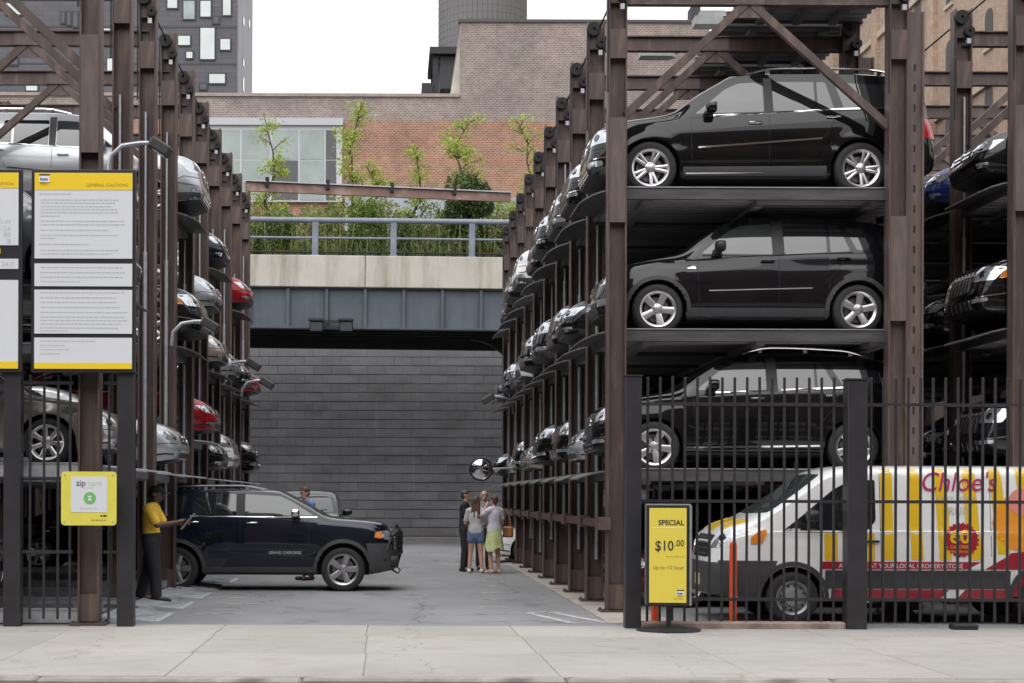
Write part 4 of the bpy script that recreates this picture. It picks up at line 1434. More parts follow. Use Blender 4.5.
def pulley_mesh():
    b = MB()
    M = Matrix.Rotation(PI / 2, 4, 'X')
    for (x, z, r) in ((-.05, .0, .11), (.07, -.22, .08)):
        b.lathe([(.02, -.05), (r, -.05), (r - .02, -.03), (r - .02, .03), (r, .05), (.02, .05)], 16, 0, Matrix.Translation((x, -.16, z)) @ M)
    b.box(-.1, .12, -.1, -.08, -.3, .1, 1)
    b.box(.02, .08, -.22, -.14, -.42, -.34, 2)
    b.tube([(-.15, -.16, 0), (-.15, -.16, -1.6)], .012, 5)
    return b.mesh('pulley', [M_DARKMETAL, M_BROWN, M_GALV])


def deck_meshes(length, pale):
    """corrugated tray; local x from 0 at the aisle inwards, top edge of the rails at z = 0"""
    hw = 1.11
    b = MB()
    pr = []
    n = 9
    p = 2 * hw / n
    for k in range(n):
        y = -hw + k * p
        pr += [(y, -.15), (y + p * .28, -.15), (y + p * .36, -.1), (y + p * .92, -.1)]
    pr.append((hw, -.15))
    m = len(pr)
    for x in (0, length):
        b.v += [Vector((x, q[0], q[1])) for q in pr] + [Vector((x, q[0], q[1] - .012)) for q in pr]
    for i in range(m - 1):
        b.f.append([i, i + 1, 2 * m + i + 1, 2 * m + i]); b.m.append(0)
        b.f.append([m + i + 1, m + i, 3 * m + i, 3 * m + i + 1]); b.m.append(0)
    for x in (.5, length * .5, length - .5): b.box(x - .06, x + .06, -hw + .05, hw - .05, -.235, -.164, 0)
    deck = b.mesh('deck', M_GALV_D)
    e = MB()
    e.box(0, length, -.025, .025, -.17, -.006).box(0, length, -.045, .04, -.014, 0, 1).box(0, length, -.06, .025, -.185, -.17)
    edge = e.mesh('edge_rail', [M_LIP if pale else mat('deck_rail_steel', (.085, .083, .085), .5, .3, var=.35, scale=3, stretch=(.4, 1, 4)), M_LIP if pale else mat('deck_rail_highlight', (.5, .5, .53), .35, .7, var=.2, scale=4)])  # top flange coloured brighter as a painted edge highlight
    lp = MB()
    v, f = [], []
    dz = .35 if pale else 1.0
    st = [(0, hw, -.03), (-.14, hw - .03, -.04), (-.28, hw - .16, -.07), (-.4, hw - .36, -.115), (-.45, hw - .52, -.145)]
    for (x, w, z) in st:
        z = -.03 + (z + .03) * dz
        v += [(x, -w, z), (x, w, z), (x, w, z - .022), (x, -w, z - .022)]
    for i in range(len(st) - 1):
        for k in range(4): f.append((i * 4 + k, i * 4 + (k + 1) % 4, i * 4 + 4 + (k + 1) % 4, i * 4 + 4 + k))
    f += [(3, 2, 1, 0), (16, 17, 18, 19)]
    lp.add(v, f)
    lp.box(-.02, .02, -hw, hw, -.16, -.06)
    lip = lp.mesh('lip', M_LIP if pale else mat('dark_lip_plate', (.12, .118, .12), .5, .3, var=.3, scale=4))
    return deck, edge, lip


DECKS = {True: deck_meshes(4.3, True), False: deck_meshes(4.3, False), 'top': deck_meshes(2.15, False)}


def add_deck(root, x, d, y, z, pale):
    dm, em, lm = DECKS[pale]
    o = mkobj('deck', dm, root, (x, y, z), (0, 0, 0 if d > 0 else PI))
    for s_ in (-1, 1): mkobj('edge_rail', em, o, (0, s_ * 1.13, 0), (0, 0, 0))
    mkobj('lip', lm, o)
    return o


def rack(name, label, X, d, Y0, n, top, deck_z, pale, beam_z, guard=False, front_only=False, reach=.02):
    root = empty(name, (X, Y0, 0))
    tag(root, label, 'parking rack', 'parking lift racks')
    cm = column_mesh(top)
    pm = pulley_mesh()
    cov = MB().box(-.11, .11, -.135, -.105, 0, .42).mesh('cover_plate', M_BROWN)
    cov2 = MB().box(-.111, .111, -.133, -.10, 0, 1.5).mesh('cover_plate', M_BROWN2)
    pipe = MB().tube([(0, 0, 0), (0, 0, 4.4)], .038, 8).tube([(0, 0, 4.4), (0, 0, 6.6)], .022, 8).mesh('lift_pipe', M_GALV, 50)
    gp = MB().box(-.1, .1, -.02, .0, 0, top - .6)
    for k in range(26): gp.box(-.012, .012, -.026, -.019, .5 + k * .29, .6 + k * .29, 1)
    gp.box(.1, .13, -.05, .12, 0, top - .6)
    gpm = gp.mesh('guide_plate', [M_BROWN2, M_DARKMETAL])
    beam = MB().box(0, RACK_D * d, -.02, .02, -.1, .1).box(0, RACK_D * d, -.07, .07, .1, .118).box(0, RACK_D * d, -.07, .07, -.118, -.1).mesh('cross_beam', M_BROWN)
    br = MB()
    mid = RACK_D * .47 * d
    bra = MB().bar((.12 * d, 0, -1.7), (mid - .05 * d, 0, -.1), .1, .11).mesh('brace', M_BROWN)
    brb = MB().bar((RACK_D * d - .12 * d, 0, -1.85), (mid + .05 * d, 0, -.1), .1, .11).mesh('brace', M_BROWN)
    gus = MB().box(mid - .22, mid + .22, -.035, -.022, -.3, .1).mesh('gusset', M_BROWN2)
    cab = MB().tube([(0, 0, 0), (0, BAY, 0)], .016, 5).mesh('tie_cable', M_DARKMETAL)
    gd = MB().box(-.03, .03, .14, BAY - .14, -.06, .06).box(-.08, .08, -.2, .2, -.09, .09).mesh('guard_beam', mat('rusty_brown_steel', (.085, .052, .045), .6, var=.3, scale=3))
    for k in range(n):
        y = k * BAY
        for xi, x in enumerate((0, RACK_D * d)):
            c = mkobj('column', cm, root, (x, y, 0), (0, 0, R(random.uniform(-.6, .6))))
            mkobj('cover_plate', cov, c, (0, 0, top - 1.25 - .0))
            if xi == 1 or k == 0: mkobj('cover_plate', cov2, c, (0, 0, top - 3.6 if xi == 0 else top - 5))
            mkobj('pulley', pm, c, (0, 0, top - .15), (0, 0, 0 if d > 0 else 0))
            mkobj('lift_pipe', pipe, c, (.03 * d, -.07 if k else .25, .45 + random.uniform(0, 1.2)))
            if xi == 1: mkobj('guide_plate', gpm, c, (.25 * d, -.02, .05))
        mkobj('cross_beam', beam, root, (0, y, beam_z))
        mkobj('brace', bra, root, (0, y - .002, beam_z)); mkobj('brace', brb, root, (0, y + .002, beam_z)); mkobj('gusset', gus, root, (0, y, beam_z))
        if k < n - 1:
            mkobj('tie_cable', cab, root, (.05 * d, y - .16, top - .1))
            for z in [q for q in (deck_z[k] if k < len(deck_z) else deck_z[-1]) if q is not None]:
                add_deck(root, -reach * d, d, y + BAY / 2, z, pale and z < 3)
            if guard: mkobj('guard_beam', gd, root, (-.17 * d, y, 1.28))
    return root


Z2, Z3, Z4 = 2.08, 4.10, 6.15
right_z = [[Z2, Z3, Z4]] * 10
left_z = [[2.08, 4.36, None], [2.08, None, None], [2.06, None, None], [2.06, 4.3, 6.62], [2.75, 5.1, None], [2.05, 4.25, 6.35], [2.05, 4.15, None], [2.05, 4.1, 6.05], [2.05, 4.1, None], [2.05, None, None]]
rack_r = rack('parking_lift_rack', 'brown steel parking lift rack on the right side of the driveway', XR, 1, YR0, 10, 9.2, right_z, False, 8.86, guard=True)
rack_l = rack('parking_lift_rack', 'brown steel parking lift rack on the left side of the driveway', XL, -1, YL0, 10, 9.62, left_z, True, 8.86)
XR2, YR2 = 8.97, 24.0
rack_r2 = rack('parking_lift_rack', 'brown steel parking lift rack at the far right edge of the lot', XR2, 1, YR2, 8, 9.35, [[Z2, Z3 + .05, Z4 + .1]] * 8, False, 8.9)
# empty top platforms of the right rack
for k in range(0, 3):
    dm, em, lm = DECKS['top']
    o = mkobj('deck', dm, rack_r, (2.05, k * BAY + 1.25, 9.35))
    for s_ in (-1, 1): mkobj('edge_rail', em, o, (0, s_ * 1.13, 0))
# ground trays and pale ramp plates of the left rack
rp = MB()
v = [(-.05, -1.08, .09), (-.05, 1.08, .09), (.72, -.78, .012), (.72, .78, .012), (-.05, -1.08, .0), (-.05, 1.08, .0), (.72, -.78, .0), (.72, .78, .0)]
rp.add(v, [(0, 2, 3, 1), (4, 5, 7, 6), (0, 4, 6, 2), (1, 3, 7, 5), (2, 6, 7, 3), (0, 1, 5, 4)])
for k in range(9): rp.bar((.02, -.9 + k * .225, .087), (.66, -.66 + k * .165, .022), .012, .012)
rpm = rp.mesh('ramp_plate', M_LIP)
for k in range(5):
    dm, em, lm = DECKS[True]
    mkobj('ramp_plate', rpm, rack_l, (0.1, k * BAY + 1.25, 0))
    if k != 3:
        o = mkobj('deck', dm, rack_l, (0.0, k * BAY + 1.25, .2), (0, 0, PI))
        for s_ in (-1, 1): mkobj('edge_rail', em, o, (0, s_ * 1.13, 0))
# tie beam closing the far end of the aisle
tb = empty('tie_beam', (0, 45, 0))
tag(tb, 'rusty pink steel beam spanning the aisle between the rack ends', 'beam')
a, c = Vector((XL, 44.0 - 45, at(0, 187, 44).z)), Vector((XR + .05, 46.7 - 45, at(0, 197.5, 46.7).z))
M_PINK = mat('rusty_pink_steel', (.25, .155, .125), .7, var=.3, scale=2, dirt=((.42, .36, .33), 2, .55, .7))
MB().bar(a, c, .12, .24).build('web', M_PINK, tb)
MB().bar(a + Vector((0, 0, .14)), c + Vector((0, 0, .14)), .26, .03).build('flange', M_GALV, tb)
for t in (.08, .3, .54, .78):
    q = a.lerp(c, t); MB().box(q.x - .05, q.x + .05, q.y - .15, q.y - .05, q.z, q.z + .25).build('clip', M_DARKMETAL, tb)


# ------------------------------------------------------------------ floodlights on curved arms
def flood(px, py, Y, side, label, out=.55, s=1.0):
    p = at(px, py, Y)
    root = empty('flood_light', p)
    tag(root, label, 'floodlight', 'floodlights on the rack columns')
    pts = [(-side * out, 0, -.45 * s), (-side * out * .95, 0, -.2 * s), (-side * out * .7, 0, -.04 * s), (-side * out * .3, 0, 0), (0, 0, 0)]
    MB().tube(pts, .035 * s, 8).build('arm', M_GALV, root, 50)
    hb = MB(); hb.bbox(-.05, .3, -.13, .13, -.09, .09, .03); hb.v = [Vector((v.x * s, v.y * s, v.z * s)) for v in hb.v]
    h = hb.build('housing', mat('flood_housing', (.045, .042, .042), .5), root, None, (0, 0, 0), (0, R(32), 0 if side > 0 else PI))
    lb = MB(); lb.box(.06 * s, .27 * s, -.1 * s, .1 * s, -.097 * s, -.091 * s)
    lb.build('lens', mat('flood_lens_white', (.75, .75, .72), .15), h)


flood(152, 144, 23.4, 1, 'black floodlight on a curved grey arm, nearest on the left rack', .62, .9)
flood(204, 322, 28.0, 1, 'black floodlight on a curved arm halfway along the left rack', .55, .9)
flood(248, 362, 37, 1, 'black floodlight above the red car on the left rack', .5, 1)
flood(262, 381, 39.5, 1, 'farthest black floodlight of the left rack beside the block wall', .5, 1)
flood(492, 396, 43.5, -1, 'black floodlight at the far end of the right rack', .55, 1)
for px, py, Y in ((711, 20, 30.0), (655, 52, 33)):
    p = at(px, py, Y)
    root = empty('area_light', p)
    tag(root, 'grey box area light over the right rack, ' + ('nearer one with bright sky around' if px > 700 else 'farther one in front of brick'), 'lamp', 'box lights over the right rack')
    hb = MB(); hb.prism([(-.34, -.18), (.26, -.18), (.38, 0), (.26, .18), (-.34, .18)], -.1, .05); hb.prism([(-.24, -.12), (.2, -.12), (.28, 0), (.2, .12), (-.24, .12)], .05, .16)
    hb.build('housing', mat('area_light_grey', (.3, .31, .3), .5, var=.2, scale=5), root)
    MB().tube([(.35, 0, 0), (.9, 0, .25), (1.1, 0, .1)], .035, 6).build('arm', M_BROWN2, root)
# ------------------------------------------------------------------ fences
YF = 21.3


def fence(label, posts, pick, rails, ztop, ptop, skip=()):
    root = empty('steel_fence', (posts[0][0], YF, 0))
    tag(root, label, 'fence', 'charcoal fences along the pavement')
    ox = posts[0][0]
    for (x, w, zt) in posts:
        b = MB(); b.bbox(-w / 2, w / 2, -w / 2, w / 2, 0, zt, .008); b.box(-w / 2 - .012, w / 2 + .012, -w / 2 - .012, w / 2 + .012, zt, zt + .02)
        b.build('post', M_CHAR, root, None, (x - ox, 0, 0))
    pm = MB().bbox(-.0155, .0155, -.0155, .0155, .09, ptop, .004).mesh('picket', M_CHAR)
    for x in pick:
        if not any(a <= x <= c for a, c in skip): mkobj('picket', pm, root, (x - ox, 0, random.uniform(-.006, .006)), (0, 0, R(random.uniform(-3, 3))))
    for (x0, x1, z) in rails:
        MB().box(x0 - ox, x1 - ox, -.026, .026, z - .02, z + .02).build('rail', M_CHAR, root)
    return root


def fx(px): return at(px, 0, YF).x
def fz(py): return at(0, py, YF).z


P1, P2, P3 = fx(632.5), fx(855), fx(1082)
pitch = 12.42 * YF / F_PX
pick = [P1 + .1 + .09 + pitch * k for k in range(17)] + [P2 + .14 + .06 + pitch * k for k in range(17)]
rl = []
for py in (403, 500, 598): rl += [(P1 + .1, P2 - .125, fz(py)), (P2 + .125, P3 - .1, fz(py))]
fence('charcoal picket fence with square posts in front of the delivery van', [(P1, .2, fz(376)), (P2, .25, fz(379)), (P3, .2, fz(377))], pick, rl, 3.1, fz(376))
structure('fence_kerb', MB().bbox(P1 + .1, P2 - .13, YF - .1, YF + .14, -.05, .085, .02), mat('rusty_kerb', (.26, .2, .17), .9, var=.35, scale=4, bump=.4, bscale=25))
fb = MB().bbox(fx(950), fx(975), YF - .16, YF + .05, 0, .07, .015).build('fence_foot', M_BLACKST); tag(fb, 'low black block on the pavement at the foot of the fence', 'block')
Q0, Q1, Q2 = fx(-45), fx(13.5), fx(126.5)
lp_ = [fx(x) for x in (-30, -18, -6, 30, 44, 58, 70, 109)]
rl = []
for py in (384, 553, 607): rl += [(Q0, Q1 - .1, fz(py)), (Q1 + .1, fx(73), fz(py)), (fx(104), Q2 - .1, fz(py))]
fence('charcoal picket fence below the parking notice boards', [(Q0, .2, fz(374)), (Q1, .21, fz(374)), (Q2, .21, fz(374))], lp_, rl, 3.1, fz(376))

# ------------------------------------------------------------------ signs
M_YEL = mat('sign_yellow', (.86, .60, .018), .45)
M_YEL2 = mat('sign_lemon', (.72, .66, .10), .45, var=.06, scale=6)
M_YEL3 = mat('price_sign_yellow', (.76, .62, .085), .4)
M_SIGNW = mat('sign_white', (.68, .70, .74), .4)
M_SIGNK = mat('sign_black_frame', (.022, .021, .026), .4)
M_INK = mat('grey_ink', (.47, .49, .52), .6)
M_INKK = mat('black_ink', (.035, .03, .03), .6)
M_INKY = mat('ochre_ink', (.42, .30, .03), .6)
RX = (R(90), 0, 0)


def words(b, x, z, width, h, seed, y=-.0015):
    """one line of print too small to read, as broken dashes"""
    rg = random.Random(seed)
    e = x + width
    while x < e - .01:
        l = min(rg.uniform(.012, .055), e - x)
        b.box(x, x + l, y - .0008, y, z, z + h)
        x += l + .011


def logo(parent, x, z, s):
    MB().box(x, x + s, -.012, -.002, z, z + s * .62).build('logo_panel', M_WHITE, parent)
    MB().box(x, x + s, -.013, -.003, z + s * .62, z + s * .78).build('logo_bar', M_INKK, parent)
    text_mesh('icon', s * .44, mat('blue_ink', (.03, .06, .3), .6), 'logo_text', parent, (x + s * .08, -.0125, z + s * .16), RX, bold=.002)
    text_mesh('PARKING', s * .17, mat('brown_ink', (.35, .12, .02), .6), 'logo_text', parent, (x + s * .08, -.0125, z - s * .18), RX)


def board(name, label, x0, x1, zt, panels, d=.07):
    root = empty(name, (x0, YF - .16, 0))
    tag(root, label, 'sign')
    zb = panels[-1][1]
    W = x1 - x0
    MB().bbox(0, W, 0, d, zb - .045, zt, .01).build('frame', M_SIGNK, root)
    for i, (z1, z0, parts) in enumerate(panels):
        p = MB().box(.045, W - .045, -.012, 0, z0, z1).build('face', M_SIGNW, root)
        for (a, c, m) in parts: MB().box(.045, W - .045, -.016, -.0125, a, c).build('band', m, p)
    return root, W


s1, W = board('notice_board', 'tall notice board with yellow header and four white panels of small print', fx(33), fx(137), fz(173),
    [(fz(176.5), fz(261.5), [(fz(193.5), fz(176.6), M_YEL)]), (fz(266.5), fz(289), []), (fz(292.5), fz(336), []), (fz(340), fz(371), [(fz(370.9), fz(365), M_YEL)])])
zc = lambda py: fz(py)
b = MB()
rows_ = [(198, .42), (204, .98), (207, .94), (210.5, .9), (213.5, .96), (216.5, .97), (220, .24), (225, 1.05), (228.5, 1.08), (234, .85), (239, .98), (242, .2), (248, .62), (254, .98), (257.5, .9),
         (271, 1.05), (276, 1.06), (280.5, 1.04), (285, .5), (296, 1.06), (301, .96), (305.5, .97), (310.5, 1.0), (315.5, 1.1), (320, 1.08), (323.5, 1.1), (327, 1.02), (331, .98), (334, .35), (344, .7), (348.5, .32), (352.5, .36), (356.5, .25)]
for i, (py, wd) in enumerate(rows_): words(b, .12 if py not in (198, 248) else .1, zc(py), wd, .013, i, -.0135)
b.build('small_print', M_INK, s1)
text_mesh('GENERAL CAUTIONS', .055, M_INKY, 'header_text', s1, (W - .1, -.0175, fz(190)), RX, 'RIGHT')
lg = empty('logo', (0, -.014, 0), 0, s1)
logo(lg, .105, fz(186), .13)

s2, W2 = board('notice_board', 'left notice board cut by the picture edge with lot number and 24/7 panel', fx(-80), fx(24), fz(173),
    [(fz(176.5), fz(248.5), [(fz(192), fz(176.6), M_YEL)]), (fz(262), fz(272), []), (fz(283), fz(371), [(fz(370.9), fz(364), M_YEL)])])
text_mesh('INFORMATION', .055, M_INKY, 'header_text', s2, (W2 - .1, -.0175, fz(189)), RX, 'RIGHT')
for t, py in (('Lot', 227), ('1124', 234.5), ('80', 240.5), ('8', 247)):
    text_mesh(t, .088, M_INK, 'lot_text', s2, (W2 - .14, -.0135, fz(py) - .0), RX, 'RIGHT', space=1.1)
text_mesh('24/7', .08, M_INK, 'hours_text', s2, (W2 - .1, -.0135, fz(269.5)), RX, 'RIGHT', space=1.1)
MB().box(W2 - .33, W2 - .27, -.014, -.001, fz(257), fz(252)).build('yellow_mark', M_YEL, s2)

# car-share sign
zs = empty('car_share_sign', (fx(93.5), YF - .33, 0))
tag(zs, 'square lemon yellow sign with white panel and green disc on the left column', 'sign')
w_, z0, z1 = fx(117) - fx(62.5), fz(526), fz(473)
pl = rnd_poly([(-w_ / 2, z0), (w_ / 2, z0), (w_ / 2, z1), (-w_ / 2, z1)], .05, 4)
MX = Matrix(((1, 0, 0, 0), (0, 0, -1, 0), (0, 1, 0, 0), (0, 0, 0, 1)))
MB().prism(pl, -.012, .0, 0, MX).build('plate', M_YEL2, zs)
ax = lambda px: fx(px) - fx(89.5)
MB().box(ax(72), ax(107.5), -.004, -.0005, fz(513), fz(478)).build('white_panel', M_SIGNW, zs)
text_mesh('zip', .105, mat('dark_grey_ink', (.1, .1, .1), .6), 'sign_text', zs, (ax(77), -.0055, fz(487)), RX, bold=.001)
text_mesh('cars', .105, mat('pale_green_ink', (.50, .62, .42), .6), 'sign_text', zs, (ax(88.5), -.0055, fz(487)), RX)
MB().lathe([(.075, 0), (.075, .004), (0, .004)], 28, 0, Matrix.Translation((ax(90.5), -.0045, fz(499))) @ Matrix.Rotation(PI / 2, 4, 'X')).build('green_disc', mat('sign_green', (.16, .48, .13), .5), zs)
text_mesh('z', .12, M_SIGNW, 'sign_text', zs, (ax(90.5), -.0095, fz(499) - .03), RX, 'CENTER', bold=.004)
b = MB(); words(b, ax(85), fz(489.5), .14, .008, 4, -.0045); words(b, ax(81), fz(510), .22, .012, 5, -.0045); b.build('small_print', M_INK, zs)
b = MB(); words(b, ax(101), fz(517.5), .08, .022, 8, -.001); b.build('logo_text', M_INKK, zs)
b = MB(); words(b, ax(92), fz(521.5), .19, .016, 6, -.001); b.build('small_print', M_INKY, zs)
b = MB()
for sx in (-1, 1):
    for zz in (z0 + .045, z1 - .045): b.lathe([(.012, 0), (.008, .006), (0, .006)], 8, 0, Matrix.Translation((sx * (w_ / 2 - .045), 0, zz)) @ Matrix.Rotation(PI / 2, 4, 'X'))
b.build('screws', M_GALV, zs)

# price sign on a round base
YS = 20.75
px_ = lambda x: at(x, 0, YS).x
pz_ = lambda y: at(0, y, YS).z
ps = empty('price_sign', (px_(668), YS, 0), R(-6))
tag(ps, 'yellow SPECIAL price sign in dark frame on round base before the fence', 'sign')
w0 = px_(684) - px_(642)
MB().bbox(-w0 / 2, w0 / 2, -.05, .05, pz_(605), pz_(504), .008).build('frame', M_SIGNK, ps)
MB().bbox(w0 / 2 + .002, w0 / 2 + .03, -.06, .3, pz_(604.5), pz_(504.5), .006).build('side_frame', M_GALV_D, ps)
MB().bbox(-w0 / 2 - .01, w0 / 2 + .04, .2, .3, pz_(605), pz_(503), .008).build('rear_frame', mat('grey_sign_frame', (.18, .18, .19), .4, .4), ps)
MB().box(-w0 / 2 + .03, w0 / 2 - .035, -.056, -.0505, pz_(601.5), pz_(507)).build('face', M_YEL3, ps)
e = w0 / 2 - .065
yy = -.0575
text_mesh('SPECIAL', .088, M_INKK, 'sign_text', ps, (e, yy, pz_(524)), RX, 'RIGHT', bold=.002)
MB().box(-w0 / 2 + .06, e, -.0575, -.0562, pz_(526.8), pz_(526.2)).build('rule', M_WHITE, ps)
text_mesh('$10', .175, M_INKK, 'sign_text', ps, (e - .125, yy, pz_(549.5)), RX, 'RIGHT', sx=.86, bold=.002)
text_mesh('.00', .11, M_INKK, 'sign_text', ps, (e, yy, pz_(545)), RX, 'RIGHT', sx=.86, bold=.001)
text_mesh('Up to 1/2 hour', .062, mat('soft_ink', (.22, .18, .06), .6), 'sign_text', ps, (e, yy, pz_(568)), RX, 'RIGHT')
b = MB(); words(b, e - .22, pz_(556), .22, .01, 9, -.0568); b.build('small_print', M_INKY, ps)
lg = empty('logo', (0, -.05, 0), 0, ps); logo(lg, e - .085, pz_(594), .085)
b = MB(); words(b, e - .12, pz_(598), .12, .01, 19, -.0568); b.build('small_print', M_INKY, ps)
MB().box(-.01, .05, .1, .16, 0.04, pz_(605)).build('pole', M_CHAR, ps)
MB().lathe([(.40, 0), (.40, .02), (.36, .035), (.1, .05), (0, .05)], 32).build('base', M_CHAR, ps, 40, (0.02, .13, 0))

# orange bollards
for px, label in ((729.5, 'tall orange bollard in front of the van behind the fence'), (652, 'orange bollard half hidden behind the price sign')):
    p = at(px, 620, 22.0)
    bo = empty('bollard', (p.x, 21.75, 0)); tag(bo, label, 'bollard', 'orange bollards')
    MB().lathe([(.048, 0), (.048, 1.03), (.043, 1.07), (.025, 1.085), (0, 1.09)], 16).build('post', mat('orange_plastic', (.80, .10, .02), .45, var=.12, scale=6), bo, 40)
    MB().lathe([(.1, 0), (.09, .03), (.05, .04)], 16).build('base', M_BLACKST, bo)

# convex mirror
p = at(481, 469, 42)
cm_ = empty('convex_mirror', p, R(0)); tag(cm_, 'round convex traffic mirror near the end of the aisle', 'mirror')
M = Matrix.Rotation(R(98), 4, 'X') 
MB().lathe([(.27, -.0), (.24, .05), (.17, .095), (.08, .12), (0, .128)], 28, 0, M).build('mirror_dome', mat('mirror', (.85, .86, .88), .03, 1.0), cm_, 60)
MB().lathe([(.29, -.02), (.30, .0), (.285, .02), (.265, .01), (.265, -.02)], 28, 0, M, True).build('rim', M_BLACKST, cm_, 50)
MB().tube([(0, .03, 0), (0, .25, 0), (2.0, .3, .1)], .025, 6).build('arm', M_GALV, cm_)
# ------------------------------------------------------------------ cars in place
PROTO = {}


def car(kind, name, label, cat, loc, rz, paint_=None, group=None):
    sp = {'gl': spec_gl, 'x5': spec_x5, 'ml': spec_ml, 'jeep': spec_jeep, 'sedan': spec_sedan, 'cross': spec_crossover, 'van': spec_van}[kind]
    if kind not in PROTO:
        S = sp()
        if paint_: S['paint'] = paint_
        r = build_car(name, S)
        PROTO[kind] = r
    else:
        r = copy_tree(PROTO[kind], None, paint_ or sp()['paint'])
        r.name = name
    r.location = loc
    r.rotation_euler = (0, 0, rz)
    for k in ('group',):
        if k in r: del r[k]
    tag(r, label, cat, group)
    return r


FLOOR = -.06
yb = lambda Y0, k: Y0 + BAY * k + BAY / 2
ORD = ['first', 'second', 'third', 'fourth', 'fifth', 'sixth', 'seventh', 'eighth', 'ninth', 'tenth']
LVL = {2: 'lower', 3: 'middle', 4: 'top'}
# the three black SUVs seen side on
car('gl', 'parked_suv', 'black SUV on the top deck, side on, with chrome mouldings and roof rails', 'car', (5.31, yb(YR0, 0) + .02, Z4 + FLOOR), PI, group='cars on the right rack')
car('x5', 'parked_suv', 'dark grey-black SUV on the middle deck, side on, with five spoke wheels', 'car', (5.35, yb(YR0, 0) + .02, Z3 + FLOOR), PI, group='cars on the right rack')
car('ml', 'parked_suv', 'black SUV on the lower deck, side on, just above the delivery van', 'car', (5.30, yb(YR0, 0) + .02, Z2 + FLOOR), PI, group='cars on the right rack')

PN = {'black': P_BLACK, 'dark grey': P_GREYBLACK, 'navy': P_NAVY, 'silver': P_SILVER, 'white': P_WHITE, 'taupe': P_TAUPE, 'beige': P_BEIGE, 'red': P_REDP, 'maroon': P_MAROON, 'grey': P_GREY, 'blue': P_BLUE}
KN = {'sedan': ('parked_sedan', 'sedan'), 'cross': ('parked_suv', 'SUV'), 'gl': ('parked_suv', 'SUV'), 'ml': ('parked_suv', 'SUV'), 'x5': ('parked_suv', 'SUV')}


def row_car(side, k, lv, kind, colour, dx=0.0):
    nm, w = KN[kind]
    sp = {'gl': (3.075, .88), 'x5': (2.93, .86), 'ml': (2.915, .87), 'sedan': (2.75, .88), 'cross': (2.915, .87)}[kind]
    back = sp[0] / 2 + sp[1]
    if side == 'right':
        z = {2: Z2, 3: Z3, 4: Z4, 1: -FLOOR + .0}[lv] + FLOOR
        loc = (2.85 + dx + back, yb(YR0, k), z); rz = PI
    elif side == 'left':
        z = (left_z[k][lv - 2] if lv > 1 else .2) + FLOOR
        loc = (-3.38 - dx - back, yb(YL0, k), z); rz = 0
    else:
        z = {2: Z2, 3: Z3 + .05, 4: Z4 + .1}[lv] + FLOOR
        loc = (XR2 - .38 + dx + back, yb(YR2, k), z); rz = PI
    where = {'right': 'right rack', 'left': 'left rack', 'far': 'far right rack'}[side]
    lab = f'{colour} {w} on the {LVL.get(lv, "ground")} deck of the {where}, {ORD[k]} bay'
    if lv == 1: lab = f'{colour} {w} at ground level in the {where}, {ORD[k]} bay from the street'
    return car(kind, nm, lab, 'car', loc, rz + R(random.uniform(-.8, .8)), PN[colour], f'cars on the {where}')


random.seed(11)
RIGHT = {4: ['-', 'cross black', 'gl black', 'ml black', 'cross black', 'gl white', 'x5 dark grey', 'cross black', 'sedan black'],
         3: ['-', 'sedan black', 'cross black', 'gl dark grey', 'cross black', 'x5 white', 'sedan grey', 'ml black', 'sedan black'],
         2: ['-', 'sedan silver', 'cross black', 'ml black', 'sedan beige', 'sedan grey', 'cross black', 'sedan silver', 'sedan black']}
for lv, lst in RIGHT.items():
    for k, s_ in enumerate(lst):
        if s_ != '-':
            kd, c = s_.split(' ', 1); row_car('right', k, lv, kd, c, random.uniform(-.12, .12))
row_car('right', 0, 1, 'sedan', 'maroon', .7).location.y += .7
row_car('right', 7, 1, 'sedan', 'white', -.35)
row_car('right', 3, 1, 'cross', 'black', .5)
row_car('right', 5, 1, 'sedan', 'dark grey', .5)
LEFT = {4: {3: 'gl silver', 5: 'sedan navy', 7: 'sedan red'},
        3: {0: 'cross grey', 3: 'cross black', 4: 'sedan silver', 5: 'sedan beige', 6: 'sedan silver', 7: 'sedan black', 8: 'sedan red'},
        2: {0: 'sedan taupe', 2: 'sedan silver', 4: 'sedan red', 5: 'sedan dark grey', 6: 'cross white', 8: 'ml black'}}
for lv, dct in LEFT.items():
    for k, s_ in dct.items():
        kd, c = s_.split(' ', 1); row_car('left', k, lv, kd, c, .21 if (k, lv) == (0, 2) else random.uniform(-.06, .1))
row_car('left', 0, 1, 'cross', 'navy', 1.9)
row_car('left', 5, 1, 'sedan', 'black', .2)
row_car('left', 8, 1, 'sedan', 'grey', .2)
FAR = {4: {0: 'sedan black', 1: 'sedan blue', 2: 'cross black'}, 3: {0: 'cross black', 1: 'sedan black', 2: 'ml grey', 3: 'sedan black'}, 2: {0: 'cross dark grey', 1: 'sedan black', 2: 'sedan black'}}
for lv, dct in FAR.items():
    for k, s_ in dct.items():
        kd, c = s_.split(' ', 1); row_car('far', k, lv, kd, c, random.uniform(-.1, .1))

